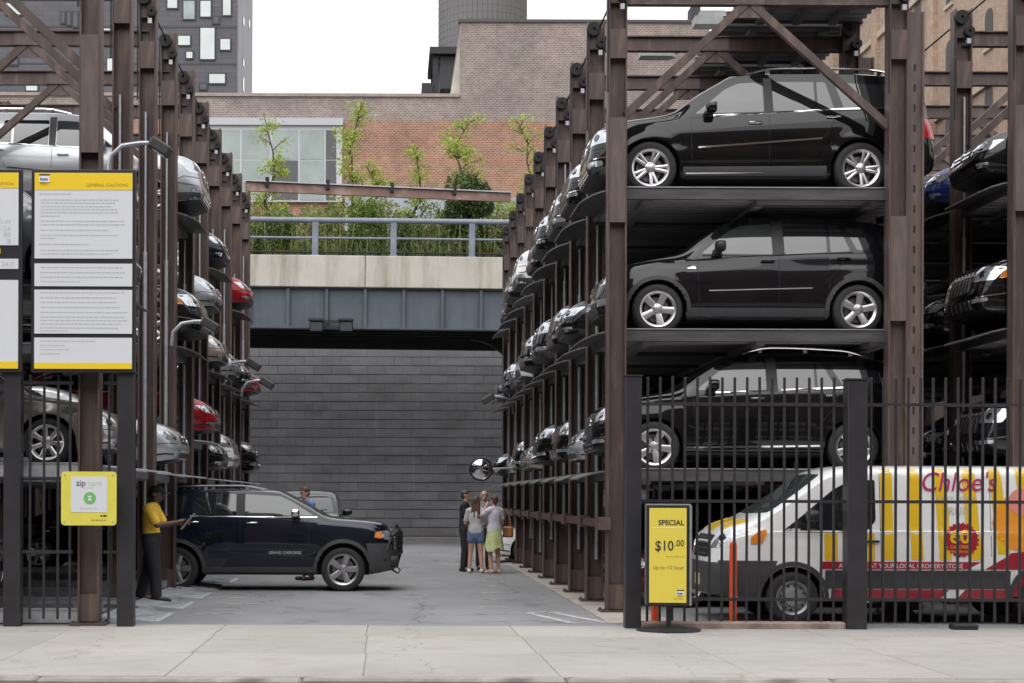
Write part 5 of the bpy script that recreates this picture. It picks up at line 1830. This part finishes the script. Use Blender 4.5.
# ------------------------------------------------------------------ the navy SUV pulling out
jp = car('jeep', 'suv', 'navy blue SUV with black bull bar pulling out across the aisle', 'car', (-2.29, 30.25, 0), 0)
b = MB()
for s_ in (-1, 1):
    b.tube([(2.42, s_ * .34, .42), (2.5, s_ * .34, .7), (2.5, s_ * .34, 1.0), (2.42, s_ * .34, 1.14)], .03, 8)
    b.tube([(2.25, s_ * .86, .72), (2.34, s_ * .8, .98), (2.44, s_ * .5, 1.06), (2.5, s_ * .34, 1.0)], .024, 8)
    b.tube([(2.2, s_ * .88, .55), (2.42, s_ * .7, .62), (2.5, s_ * .34, .66)], .024, 8)
for z, x in ((.66, 2.5), (.83, 2.51), (1.0, 2.5), (1.14, 2.42)): b.tube([(x, -.34, z), (x + .02, 0, z), (x, .34, z)], .024, 8)
for y in (-.25, -.15, -.05, .05, .15, .25): b.tube([(2.52, y, .66), (2.52, y, 1.0), (2.44, y, 1.14)], .014, 6)
for s_ in (-1, 1):
    for z in (.78, .88, .97): b.tube([(2.32, s_ * .84, z), (2.46, s_ * .55, z), (2.5, s_ * .34, z)], .013, 6)
    for y in (.44, .54, .64, .74): b.tube([(2.5 - .2 * (y - .34), s_ * y, .66), (2.5 - .22 * (y - .34), s_ * y, 1.04)], .012, 6)
b.bbox(2.3, 2.5, -.36, .36, .55, .72, .03)
b.bbox(2.25, 2.46, -.82, .82, .42, .62, .03)
b.v = [v + Vector((-.03, 0, 0)) for v in b.v]
b.build('bull_bar', M_PLASTIC, jp, 45)
MB().tube([(2.32, -.55, .36), (2.42, -.55, .3), (2.46, -.55, .36), (2.4, -.55, .42), (2.32, -.55, .4)], .016, 6).build('tow_hook', M_DARKMETAL, jp)
shj = root_sh[PROTO['jeep'].name]


def on_side(root, sh, txt, size, m, x, z, name='lettering', sx=1.0, shear=0.0, space=1.0, off=.006, bold=0.0, align='LEFT'):
    """lettering wrapped on the -y flank of a vehicle; reads left to right from outside, x is its left end"""
    o = text_mesh(txt, size, m, name, root, (0, 0, 0), (0, 0, 0), align, shear, space, 0.0, sx, bold)
    flip = root.rotation_euler.z > 1
    for v in o.data.vertices:
        u = x + (-v.co.x if flip else v.co.x)
        zz = z + v.co.y
        p, n = sh.hit('side', u, zz)
        v.co = (u, p.y + off, zz) if flip else (u, -(p.y + off), zz)
    return o


on_side(jp, shj, 'GRAND CHEROKEE', .072, mat('dull_white_lettering', (.5, .5, .52), .5), .16, .65, sx=.9, off=.014)

# SUV waiting farther back, facing the street
car('cross', 'suv', 'dark green-grey car facing the street, behind the man in blue', 'car', (-2.05, 40.2, 0), R(-90), P_GREYBLACK)

# ------------------------------------------------------------------ the delivery van with printed sides
VW = 22.02
van = car('van', 'delivery_van', 'white and yellow delivery van with printed side behind the fence', 'van', ((793.6 - VPX) * VW / F_PX + 1.65, VW + 1.02, 0), PI)
shv = root_sh[van.name]
M_VY = mat('van_print_yellow', (.80, .50, .02), .3, coat=.6)
M_VR = mat('van_print_red', (.36, .012, .035), .35, coat=.6)
M_VP = mat('van_print_magenta', (.42, .02, .13), .4)
M_VG = mat('van_print_grey', (.5, .48, .38), .4)


def vside(poly, m, name, off=.006, rnd=0.0, step=.07):
    V, Fc = panel(shv, poly, 'side', off, step, .006, rnd)
    return finish(name, V, Fc, m, van)


vx = lambda px: 1.65 - (px - 793.6) * VW / F_PX          # photo column -> van length coordinate
vz = lambda py: CAM_H - (py - VPY) * VW / F_PX
for (a, c, sk) in ((882, 894, 0), (909, 921, 3), (936, 948, 4), (964, 977, 5), (991, 1003, 8), (1018, 1030, 8)):
    vside([(vx(a), vz(467)), (vx(c), vz(467)), (vx(c + sk), vz(558)), (vx(a + sk), vz(558))], M_VY, 'yellow_stripe')
for (a, c) in ((825, 838), (868, 875)):
    vside([(vx(a), vz(532)), (vx(c), vz(532)), (vx(c), vz(559)), (vx(a), vz(559))], M_VY, 'yellow_stripe')
vside([(vx(714), vz(533)), (vx(724), vz(530)), (vx(750), vz(523)), (vx(735), vz(522))], M_VY, 'yellow_stripe') if False else None
bandA = [(vx(822), vz(560)), (vx(822), vz(567.5)), (vx(1100), vz(567.5)), (vx(1100), vz(560))]
vside(bandA, M_VR, 'red_band', .0065)
vside([(vx(832), vz(588)), (vx(832), vz(597)), (vx(1100), vz(597)), (vx(1100), vz(588))], M_VR, 'red_band', .0065)
vside([(vx(968), vz(567.4)), (vx(985), vz(567.4)), (vx(1010), vz(553)), (vx(995), vz(553))], P_WHITE, 'white_slash', .0085)
vside([(vx(942), vz(597)), (vx(958), vz(597)), (vx(966), vz(588)), (vx(950), vz(588))], P_WHITE, 'white_slash', .0085)
vside([(vx(996), vz(560)), (vx(1060), vz(560)), (vx(1060), vz(546)), (vx(1012), vz(551))], M_VR, 'red_band', .007)
circ = lambda cx, cz, r, n, k=0.0: [(cx + r * (1 - (k if i % 2 else 0)) * math.cos(2 * PI * i / n), cz + r * (1 - (k if i % 2 else 0)) * math.sin(2 * PI * i / n)) for i in range(n)]
vside(circ(vx(962), vz(538), .235, 44, .12), M_VR, 'badge', .009, 0, .1)
vside(circ(vx(1022), vz(521), .38, 24, .05), mat('van_print_orange', (.8, .3, .02), .4), 'fruit_print', .007)
vside(circ(vx(1024), vz(500), .18, 18), mat('van_print_pink', (.75, .25, .2), .4), 'fruit_print', .010)
on_side(van, shv, '60', .24, M_VY, vx(950), vz(541), off=.013, sx=1.12, bold=.006)
on_side(van, shv, 'CALORIES', .06, M_VY, vx(950), vz(546.5), off=.013)
on_side(van, shv, 'PER SERVING', .045, M_VY, vx(950.5), vz(551), off=.013)
on_side(van, shv, "Chloe's", .36, M_VP, vx(921), vz(489), off=.013, shear=.25, sx=.93)
on_side(van, shv, 'SOFT SERVE', .11, M_VG, vx(938), vz(500.5), off=.012, sx=.9)
on_side(van, shv, 'FRUIT', .15, M_VG, vx(944), vz(513), off=.012, sx=.95)
on_side(van, shv, 'AVAILABLE AT YOUR LOCAL GROCERY STORE', .085, M_WHITE, vx(839), vz(566.3), off=.009, sx=.91)
V, Fc = panel(shv, [(2.18, -.82), (2.5, -.7), (2.5, -.45), (2.2, -.52)], 'top', .004, .08, .006, .03); finish('yellow_print', V, Fc, M_VY, van)
V, Fc = panel(shv, [(2.18, .82), (2.5, .7), (2.5, .45), (2.2, .52)], 'top', .004, .08, .006, .03); finish('yellow_print', V, Fc, M_VY, van)
V, Fc = panel(shv, [(2.22, -.3), (2.55, -.25), (2.55, .25), (2.22, .3)], 'top', .004, .08, .006, .03); finish('yellow_print', V, Fc, M_VY, van)
# ------------------------------------------------------------------ planting on the viaduct
def leaf_mat(name, a, c):
    m, N, L, b = nodes(name, .55)
    col = ramp(N, L, noise(N, L, wpos(N, L), 1.6, 4), [(.3, a), (.7, c)])
    L.new(col, b.inputs['Base Color'])
    b.inputs['Subsurface Weight'].default_value = 0
    tr = N.new('ShaderNodeBsdfTranslucent'); L.new(col, tr.inputs['Color'])
    mx = N.new('ShaderNodeMixShader'); mx.inputs[0].default_value = .35
    L.new(b.outputs[0], mx.inputs[1]); L.new(tr.outputs[0], mx.inputs[2])
    L.new(mx.outputs[0], N['Material Output'].inputs['Surface'])
    return m


M_LEAF_Y = leaf_mat('young_leaf', (.26, .34, .05), (.46, .54, .11))
M_LEAF_G = leaf_mat('green_leaf', (.08, .14, .025), (.18, .26, .05))
M_LEAF_D = leaf_mat('dark_leaf', (.05, .085, .025), (.11, .16, .045))
M_GRASS = leaf_mat('meadow_grass', (.17, .2, .06), (.36, .37, .16))
M_BARK = mat('bark', (.07, .055, .045), .85, var=.3, scale=8)


def add_leaf(b, p, s, rg):
    a, t = rg.uniform(0, 2 * PI), rg.uniform(-.9, .9)
    u = Vector((math.cos(a), math.sin(a), t * .7)).normalized() * s
    w = u.orthogonal().normalized() * s * .42
    w.rotate(Matrix.Rotation(rg.uniform(0, 6.28), 3, u.normalized()))
    i = len(b.v)
    b.v += [p - u * .5, p + w - u * .05, p + u * .5, p - w - u * .05]
    b.f.append([i, i + 1, i + 2, i + 3]); b.m.append(0)


def sapling(px, py_top, Y, label, seed, m, spread=1.0, dens=1.0):
    rg = random.Random(seed)
    base = at(px, 0, Y); base.z = 8.89
    h = at(px, py_top, Y).z - base.z
    root = empty('young_tree', base); tag(root, label, 'tree', 'young trees on the viaduct')
    t = MB(); lf = MB()
    pts = [Vector((rg.uniform(-.05, .05) * k, rg.uniform(-.05, .05) * k, h * k / 8)) for k in range(9)]
    t.tube(pts, [.055 * (1 - k / 9.5) + .008 for k in range(9)], 6)
    for i in range(int(40 * dens)):
        f = rg.uniform(.2, .99)
        k = f * 8; a_ = pts[int(k)].lerp(pts[min(8, int(k) + 1)], k - int(k))
        ln = (1 - f * .72) * 1.25 * spread * rg.uniform(.45, 1.15)
        an = rg.uniform(0, 2 * PI)
        e = a_ + Vector((math.cos(an) * ln, math.sin(an) * ln, ln * rg.uniform(.35, .9)))
        mid = a_.lerp(e, .5) + Vector((0, 0, .08 * ln))
        t.tube([a_, mid, e], [.02, .013, .005], 5)
        for j in range(rg.randint(7, 11)):
            q = mid.lerp(e, rg.uniform(-.3, 1.1))
            c = q + Vector((rg.gauss(0, .10), rg.gauss(0, .10), rg.gauss(0, .07)))
            for n in range(rg.randint(5, 9)):
                add_leaf(lf, c + Vector((rg.gauss(0, .11), rg.gauss(0, .11), rg.gauss(0, .075))), rg.uniform(.055, .105), rg)
    t.build('trunk', M_BARK, root, 60)
    lf.build('crown', m, root)


sapling(268, 112, 57.5, 'slender young tree before the pale windows, leftmost on the viaduct', 1, M_LEAF_Y, 1.0, .8)
sapling(350, 101, 57.2, 'tallest narrow young tree on the viaduct, right of the pale windows', 2, M_LEAF_Y, .8, 1)
sapling(413, 146, 58.0, 'short young tree in the middle of the viaduct', 3, M_LEAF_Y, .7, .7)
sapling(462, 119, 57.4, 'broad young tree above the dense shrub on the viaduct', 4, M_LEAF_Y, 1.05, 1.15)
sapling(526, 122, 58.2, 'pale young tree at the right end of the viaduct', 5, M_LEAF_Y, .95, 1)
sapling(372, 165, 58.8, 'low young tree with loose leaves beside the tallest one', 6, M_LEAF_Y, .9, .6)


def shrub(px, py_top, Y, wd, label, seed, m, n=2600, name='shrub'):
    rg = random.Random(seed)
    base = at(px, 0, Y); base.z = 8.89
    h = at(px, py_top, Y).z - base.z
    root = empty(name, base); tag(root, label, 'shrub', 'shrubs on the viaduct')
    t, lf = MB(), MB()
    lobes = [(Vector((rg.uniform(-.55, .55) * wd, rg.uniform(-.4, .4) * wd, h * rg.uniform(.25, .85))), rg.uniform(.28, .5) * wd) for _ in range(9)]
    for c, r in lobes: t.tube([(0, 0, 0), c * .6, c], [.03, .02, .008], 5)
    for i in range(n):
        c, r = rg.choice(lobes)
        d = Vector((rg.gauss(0, 1), rg.gauss(0, 1), rg.gauss(0, 1))).normalized() * r * rg.uniform(.45, 1.05) ** .6
        p = c + d
        if p.z > .05: add_leaf(lf, p, rg.uniform(.07, .13), rg)
    t.build('stems', M_BARK, root, 60)
    lf.build('foliage', m, root)


shrub(474, 178, 56.6, 1.5, 'large dense round shrub on the viaduct near the right rack', 21, M_LEAF_D, 9000)
for i, (px, pt, wd, m, lab) in enumerate(((258, 228, .8, M_LEAF_D, 'dark low shrub at the left end of the viaduct railing'), (297, 214, .8, M_LEAF_G, 'green shrub left of the first railing post'), (330, 205, .7, M_GRASS, 'feathery pale shrub between the first two railing posts'),
        (362, 200, .8, M_LEAF_G, 'green shrub below the tallest young tree'), (398, 226, .9, M_LEAF_D, 'dark shrub at the middle railing post'), (430, 214, .8, M_GRASS, 'pale grassy shrub left of the dense round shrub'), (505, 215, .7, M_GRASS, 'pale shrub right of the dense round shrub'), (280, 206, .6, M_GRASS, 'pale feathery shrub under the leftmost young tree'), (225, 220, .9, M_LEAF_G, 'green shrub behind the end of the left rack'))):
    shrub(px, pt - 6, 56.4 + (i % 3) * .5, wd * 1.35, lab, 30 + i, m, 2400)

for i, (px, pt, wd, m, lab) in enumerate(((262, 196, .9, M_GRASS, 'tall feathery pale plant behind the left end of the railing'), (312, 190, 1.0, M_GRASS, 'tall feathery pale plant behind the first railing post'), (345, 196, .9, M_LEAF_G, 'green bush left of the tallest young tree trunk'),
        (388, 196, 1.0, M_GRASS, 'tall pale plant behind the middle railing post'), (418, 192, .9, M_LEAF_G, 'green bush around the short young tree'), (448, 200, .9, M_LEAF_Y, 'yellow green bush left of the dense shrub'), (497, 190, .9, M_LEAF_Y, 'yellow green bush right of the dense shrub'))):
    shrub(px, pt, 58.4 + (i % 3) * .5, wd * 1.3, lab, 60 + i, m, 2600)


def grass():
    rg = random.Random(5)
    b = MB()
    for i in range(4200):
        x, y = rg.uniform(-9, 9), V0 + rg.uniform(.4, 4.5)
        h = rg.uniform(.8, 2.1) * (1.35 if rg.random() < .25 else .85)
        a = rg.uniform(0, 2 * PI)
        dx, dy = math.cos(a), math.sin(a)
        w = .016
        ln = rg.uniform(.1, .45) * h
        i0 = len(b.v)
        b.v += [Vector((x - dy * w, y + dx * w, 8.89)), Vector((x + dy * w, y - dx * w, 8.89)), Vector((x + dx * ln * .4 + dy * w * .8, y + dy * ln * .4 - dx * w * .8, 8.89 + h * .65)), Vector((x + dx * ln * .4 - dy * w * .8, y + dy * ln * .4 + dx * w * .8, 8.89 + h * .65)), Vector((x + dx * ln, y + dy * ln, 8.89 + h))]
        b.f += [[i0, i0 + 1, i0 + 2, i0 + 3], [i0 + 3, i0 + 2, i0 + 4]]; b.m += [0, 0]
    o = b.build('meadow_grass', M_GRASS); tag(o, 'long meadow grass growing behind the viaduct railing', 'grass', kind='stuff')
    # low leafy ground cover
    b = MB()
    for i in range(13000):
        add_leaf(b, Vector((rg.uniform(-9, 9), V0 + rg.uniform(.3, 2.2), 8.92 + abs(rg.gauss(0, .75)))), rg.uniform(.07, .14), rg)
    o = b.build('ground_cover', M_LEAF_D); tag(o, 'leafy ground cover behind the viaduct railing', 'ground cover', kind='stuff')


grass()
# ------------------------------------------------------------------ people
def capsule(b, p, q, r0, r1, sx=1.0, sy=1.0, n=14):
    """tapered capsule; sx / sy squash its section in x / y"""
    p, q = Vector(p), Vector(q)
    d = q - p
    L = d.length
    ax = d.normalized() if L > 1e-5 else Vector((0, 0, 1))
    u = ax.orthogonal().normalized(); w = ax.cross(u)
    rings = []
    for k in range(5):
        a = PI / 2 * k / 4
        rings.append((p - ax * r0 * math.cos(a), r0 * math.sin(a)))
    for k in range(5):
        a = PI / 2 * k / 4
        rings.append((q + ax * r1 * math.sin(a), r1 * math.cos(a)))
    i0 = len(b.v)
    for c, r in rings:
        for k in range(n):
            a = 2 * PI * k / n
            o = (u * math.cos(a) + w * math.sin(a)) * max(r, .0005)
            b.v.append(c + Vector((o.x * sx, o.y * sy, o.z)))
    for i in range(len(rings) - 1):
        for k in range(n):
            k2 = (k + 1) % n
            b.f.append([i0 + i * n + k, i0 + i * n + k2, i0 + (i + 1) * n + k2, i0 + (i + 1) * n + k]); b.m.append(0)
    b.f.append([i0 + k for k in range(n)][::-1]); b.m.append(0)
    e = i0 + (len(rings) - 1) * n
    b.f.append([e + k for k in range(n)]); b.m.append(0)


def fuse(b, name, m, parent, voxel=.011, smooth=4):
    """merge overlapping solids into one continuous skin"""
    me = b.mesh(name, m)
    o = bpy.data.objects.new('tmp', me); COL.objects.link(o)
    r = o.modifiers.new('r', 'REMESH'); r.mode = 'VOXEL'; r.voxel_size = voxel
    s_ = o.modifiers.new('s', 'SMOOTH'); s_.iterations = smooth; s_.factor = .5
    dg = bpy.context.evaluated_depsgraph_get()
    out = bpy.data.meshes.new_from_object(o.evaluated_get(dg))
    bpy.data.objects.remove(o)
    out.name = name
    out.materials.clear(); out.materials.append(m)
    out.polygons.foreach_set('use_smooth', [True] * len(out.polygons))
    return mkobj(name, out, parent)


def cloth(name, col):
    return mat('cloth_' + name, col, .85, var=.18, scale=9, bump=.5, bscale=9)


SKIN_A = mat('skin_light', (.50, .29, .21), .5, var=.06, scale=20)
SKIN_B = mat('skin_dark', (.11, .06, .042), .45, var=.06, scale=20)
HAIR_K = mat('hair_black', (.012, .01, .01), .5, bump=.5, bscale=60)
HAIR_B = mat('hair_brown', (.075, .035, .02), .5, bump=.5, bscale=60)


def person(label, loc, rz, h, J, skin, shirt, legs, shoes, hair=None, fem=False, sleeve=.55, shorts=None, skirt=None, long_hair=False, cap=None, tuck=False):
    """faces -y before turning; J overrides joints (left = +x)"""
    s = h / 1.75
    root = empty('person', loc, rz); tag(root, label, 'person')
    w = .92 if fem else 1.0
    D = dict(pel=(0, 0, .93), spi=(0, .01, 1.13), che=(0, .0, 1.33), nek=(0, -.0, 1.5), hed=(0, -.02, 1.635),
             shl=(.185 * w, 0, 1.42), elL=(.235 * w, .02, 1.14), wrL=(.24, -.08, .90), shr=(-.185 * w, 0, 1.42), elR=(-.235 * w, .02, 1.14), wrR=(-.24, -.08, .90),
             hiL=(.095, 0, .92), knL=(.105, -.02, .5), anL=(.105, .02, .085), toL=(.125, -.14, .035), hiR=(-.095, 0, .92), knR=(-.105, -.02, .5), anR=(-.105, .02, .085), toR=(-.125, -.14, .035))
    D.update(J)
    P = {k: Vector(v) * s for k, v in D.items()}
    c = lambda b, a, d, r0, r1, g=0.0, sx=1.0, sy=1.0: capsule(b, P[a] if isinstance(a, str) else a, P[d] if isinstance(d, str) else d, r0 * s + g, r1 * s + g, sx, sy)

    def torso(b, g=0.0):
        c(b, P['pel'] + Vector((0, 0, .07 * s if g else 0)), 'spi', .15 if not fem else .155, .128, g, 1.08, .78)
        c(b, 'spi', 'che', .13, .155 * w, g, 1.08, .74)
        c(b, 'che', P['nek'] - Vector((0, 0, .06 * s)), .14 * w, .085, g, 1.1, .72)
        c(b, 'shl', 'shr', .066 * w, .066 * w, g)
        c(b, P['shl'] * .6 + P['nek'] * .4, P['shr'] * .6 + P['nek'] * .4, .055, .055, g)

    def leg(b, S_, g=0.0, cut=None):
        c(b, 'hi' + S_, 'kn' + S_, .092 if not fem else .095, .06, g)
        if cut is None: c(b, 'kn' + S_, 'an' + S_, .057, .04, g)

    def hand(b, S_):
        wr, el = P['wr' + S_], P['el' + S_]
        d = (wr - el).normalized()
        sd = d.cross(Vector((0, 1, 0)));  sd = sd.normalized() if sd.length > .1 else Vector((1, 0, 0))
        up = sd.cross(d).normalized()
        pc = wr + d * .05 * s
        capsule(b, wr, pc + d * .03 * s, .026 * s, .034 * s, 1, 1, 10)
        for k, (o, ln) in enumerate(((-.03, .06), (-.01, .075), (.01, .07), (.03, .055))):
            a0 = pc + d * .035 * s + sd * o * s
            a1 = a0 + (d * .8 - up * .35).normalized() * ln * .55 * s
            a2 = a1 + (d * .35 - up * .8).normalized() * ln * .5 * s
            capsule(b, a0, a1, .0098 * s, .0092 * s, 1, 1, 8); capsule(b, a1, a2, .0092 * s, .008 * s, 1, 1, 8)
        t0 = wr + d * .025 * s - sd * .025 * s
        t1 = t0 + (d * .6 - sd * .7 - up * .3).normalized() * .045 * s
        capsule(b, t0, t1, .012 * s, .010 * s, 1, 1, 8); capsule(b, t1, t1 + (d * .9 - up * .4).normalized() * .03 * s, .010 * s, .008 * s, 1, 1, 8)
    # body: one continuous skin
    b = MB()
    torso(b)
    for S_, sh in (('L', 'shl'), ('R', 'shr')):
        c(b, sh, 'el' + S_, .05 * w, .041 * w); c(b, 'el' + S_, 'wr' + S_, .041 * w, .027); hand(b, S_); leg(b, S_)
        c(b, 'an' + S_, 'to' + S_, .038, .03)
    c(b, P['nek'] - Vector((0, 0, .05 * s)), P['hed'] - Vector((0, 0, .06 * s)), .056 * w, .052 * w)
    hd = P['hed']
    look = Vector(J.get('look', (0, -1, 0))).normalized()
    side = Vector((0, 0, 1)).cross(look).normalized()
    HM = Matrix.Translation(hd) @ Matrix((side, -look, side.cross(-look))).transposed().to_4x4()
    hl = lambda x, y, z: HM @ (Vector((x, y, z)) * s)
    b.ell((0, .005 * s, .022 * s), (.075 * s, .094 * s, .095 * s), 16, 12, 0, HM)
    capsule(b, hl(0, -.045, -.055), hl(0, -.03, -.03), .047 * s, .06 * s)
    capsule(b, hl(0, -.088, .012), hl(0, -.105, -.02), .008 * s, .013 * s, 1, 1, 8)
    for sx in (-1, 1):
        capsule(b, hl(sx * .076, .012, -.012), hl(sx * .08, .02, .016), .012 * s, .016 * s, .6, 1, 8)
        capsule(b, hl(sx * .012, -.088, -.052), hl(sx * .02, -.084, -.052), .008 * s, .006 * s, 1, 1, 6)
    fuse(b, 'body', skin, root, .0085 * s, 3)
    for sx in (-1, 1):
        e = MB(); e.ell((sx * .03 * s, -.083 * s, .018 * s), (.013 * s, .008 * s, .007 * s), 8, 6, 0, HM); e.build('eye', mat('eye_dark', (.03, .02, .02), .2), root)
        e = MB(); capsule(e, hl(sx * .016, -.09, .036), hl(sx * .047, -.078, .036), .005 * s, .004 * s, 1, 1, 6); e.build('eyebrow', hair or HAIR_K, root)
    e = MB(); capsule(e, hl(-.02, -.092, -.054), hl(.02, -.092, -.054), .004 * s, .004 * s, 1, 1, 6); e.build('mouth', mat('lip', (.28, .1, .08), .4), root)
    # clothes
    b = MB()
    torso(b, .012)
    for S_, sh in (('L', 'shl'), ('R', 'shr')):
        q = P[sh].lerp(P['el' + S_], min(1, sleeve * 1.25))
        capsule(b, P[sh], q, .058 * s * w + .012, .056 * s * w + .012)
        if sleeve > .9: c(b, 'el' + S_, 'wr' + S_, .044, .034, .012)
    if not tuck: capsule(b, P['pel'] + Vector((0, 0, .1 * s)), P['pel'] + Vector((0, 0, .02 * s)), .15 * s + .016, .155 * s + .018, 1.1, .8)
    so = fuse(b, 'shirt', shirt, root, .012, 5)
    b = MB()
    capsule(b, P['pel'] + Vector((0, 0, .05 * s)), P['pel'] - Vector((0, 0, .05 * s)), .15 * s + .016, .145 * s + .016, 1.12, .82)
    if shorts:
        for S_ in 'LR': capsule(b, P['hi' + S_], P['hi' + S_].lerp(P['kn' + S_], .38), .098 * s + .012, .096 * s + .012)
        fuse(b, 'shorts', shorts, root, .012, 5)
    elif skirt:
        k = MB()
        for zz in range(7):
            t = zz / 6
            for i in range(28):
                a = 2 * PI * i / 28
                r = (.155 + .05 * t + .014 * t * math.sin(a * 7)) * s
                k.v.append(P['pel'] + Vector((r * 1.12 * math.cos(a), r * .9 * math.sin(a), (.07 - .46 * t - (.05 * math.sin(3 * a) if zz == 6 else 0)) * s)))
        for zz in range(6):
            for i in range(28):
                i2 = (i + 1) % 28
                k.f.append([zz * 28 + i, zz * 28 + i2, zz * 28 + 28 + i2, zz * 28 + 28 + i]); k.m.append(0)
        k.build('skirt', skirt, root, 60)
    else:
        for S_ in 'LR':
            c(b, 'hi' + S_, 'kn' + S_, .098, .076, .012); c(b, 'kn' + S_, P['an' + S_] + Vector((0, 0, .02)), .074, .062, .010)
        fuse(b, 'trousers', legs, root, .012, 5)
    for S_ in 'LR':
        b = MB()
        an, to = P['an' + S_], P['to' + S_]
        hl_ = an + (an - to).normalized() * .05 * s; hl_.z = to.z + .012
        capsule(b, hl_, to, .046 * s, .042 * s, 1, 1); capsule(b, an + Vector((0, 0, -.01)), hl_.lerp(to, .4), .048 * s, .045 * s)
        b.v = [Vector((v.x, v.y, max(v.z, .003))) for v in b.v]
        fuse(b, 'shoe', shoes, root, .011, 3)
    if cap:
        b = MB(); b.ell((0, .008 * s, .055 * s), (.086 * s, .106 * s, .088 * s), 16, 10, 0, HM)
        b.v = [Vector((v.x, v.y, max(v.z, hd.z + .035 * s))) for v in b.v]
        b.ell((0, -.13 * s, .04 * s), (.066 * s, .07 * s, .012 * s), 12, 6, 0, HM)
        b.build('cap', cap, root, 50)
        if hair:
            b = MB(); b.ell((0, .03 * s, .01 * s), (.08 * s, .085 * s, .075 * s), 14, 10, 0, HM); b.build('hair', hair, root, 60)
    elif hair:
        b = MB()
        b.ell((0, .018 * s, .048 * s), (.083 * s, .098 * s, .085 * s), 18, 12, 0, HM)
        b.ell((0, .055 * s, .0), (.07 * s, .06 * s, .075 * s), 14, 10, 0, HM)
        if long_hair:
            for i in range(7):
                x = (-.06 + .02 * i)
                capsule(b, hl(x, .06, .03), hl(x * 1.5, .105 + .02 * math.sin(i * 2), -.36 - .03 * math.sin(i * 3)), .04 * s, .022 * s, 1, .8, 10)
        fuse(b, 'hair', hair, root, .011, 3)
    return root, P, s


# attendant in yellow, hands reaching towards the SUV
pr, P, s = person('attendant in yellow polo shirt and black cap holding a clipboard by the navy SUV', (-3.66, 25.7, .03), R(90), 1.76,
    dict(shl=(.18, -.02, 1.42), shr=(-.18, .02, 1.42), elL=(.2, -.14, 1.17), wrL=(.1, -.36, 1.2), elR=(-.2, -.1, 1.17), wrR=(-.06, -.33, 1.22), hed=(0, -.06, 1.635), nek=(0, -.03, 1.5),
         anL=(.1, .16, .085), knL=(.105, .05, .5), toL=(.12, .0, .035), anR=(-.1, -.08, .085), knR=(-.1, -.06, .5), toR=(-.11, -.24, .035), look=(-.1, -1, -.12)),
    SKIN_B, cloth('yellow', (.86, .56, .06)), cloth('black', (.02, .02, .025)), mat('black_leather', (.015, .015, .015), .4), HAIR_K, cap=cloth('cap_black', (.012, .012, .014)), sleeve=.6, tuck=True)
pr.scale = (1.16, 1.16, 1.0)
cb = empty('clipboard', pr.matrix_basis @ (P['wrL'].lerp(P['wrR'], .5) + Vector((0, -.13, .02))), R(90)); tag(cb, 'grey clipboard held by the attendant in yellow', 'clipboard')
MB().bbox(-.11, .11, -.16, .16, -.006, .006, .004).build('board', mat('clipboard_grey', (.3, .28, .26), .5), cb, None, (0, 0, 0), (R(-50), 0, 0))
# man in blue beyond the SUV
person('man in blue shirt standing behind the navy SUV bonnet', (-1.66, 33.2, 0), R(-60), 1.84, dict(look=(.3, -1, -.2), hed=(0, -.05, 1.63), elL=(.24, -.06, 1.16), wrL=(.12, -.3, 1.1)), SKIN_A, cloth('blue', (.13, .20, .46)), cloth('charcoal', (.04, .04, .045)), mat('black_leather', (.015, .015, .015), .4), HAIR_B, sleeve=.6)
# group of four at the end of the aisle
X = lambda px, Y: (px - VPX) * Y / F_PX
person('man in black t-shirt and dark trousers, leftmost of the talking group', (X(465, 37.3), 37.3, 0), R(80), 1.80, dict(elL=(.24, -.1, 1.17), wrL=(.05, -.28, 1.12), elR=(-.24, -.06, 1.16), wrR=(-.02, -.27, 1.14), look=(.1, -1, -.05)), SKIN_A, cloth('black_tee', (.013, .013, .016)), cloth('dark_navy', (.018, .018, .024)), mat('black_leather', (.015, .015, .015), .4), HAIR_B, sleeve=.62)
person('woman with long brown hair in denim shorts, back to the street', (X(476, 36.6), 36.6, 0), R(172), 1.66, dict(elR=(-.25, -.04, 1.14), wrR=(-.15, -.2, 1.05), elL=(.25, -.04, 1.14), wrL=(.15, -.2, 1.05), knL=(.12, -.02, .5), anL=(.15, .03, .085), toL=(.18, -.14, .035), anR=(-.14, .03, .085), toR=(-.17, -.14, .035)), SKIN_A, cloth('pale_grey', (.42, .42, .42)), None, mat('white_shoe', (.6, .6, .6), .6), HAIR_B, True, .6, shorts=cloth('denim', (.11, .16, .27)), long_hair=True)
person('balding man at the back of the talking group, facing the street', (X(484, 38.2), 38.2, 0), R(5), 1.80, {}, SKIN_A, cloth('grey_blue', (.2, .2, .22)), cloth('black_trousers', (.016, .016, .018)), mat('black_leather', (.015, .015, .015), .4), None, sleeve=.6)
wp, P, s = person('woman in white top and pale yellow-green skirt, rightmost of the talking group', (X(494.5, 36.4), 36.4, 0), R(212), 1.68, dict(elL=(.26, -.16, 1.3), wrL=(.09, -.2, 1.52), elR=(-.24, -.02, 1.14), wrR=(-.2, -.14, .95)), SKIN_A, cloth('white_top', (.55, .54, .60)), None, mat('pink_shoe', (.5, .35, .3), .6), HAIR_B, True, .5, skirt=cloth('pale_lime', (.52, .58, .27)))
hb = empty('handbag', wp.matrix_basis @ Vector((-.33, .05, .78)), R(212)); tag(hb, 'tan handbag at the hip of the woman in the pale skirt', 'handbag')
MB().bbox(-.06, .06, -.15, .15, 0, .24, .03).build('bag', mat('tan_leather', (.3, .14, .05), .5), hb)
MB().tube([(0, -.12, .22), (.03, -.06, .5), (.06, 0, .62), (.03, .06, .5), (0, .12, .22)], .012, 6).build('strap', mat('tan_leather', (.3, .14, .05), .5), hb)
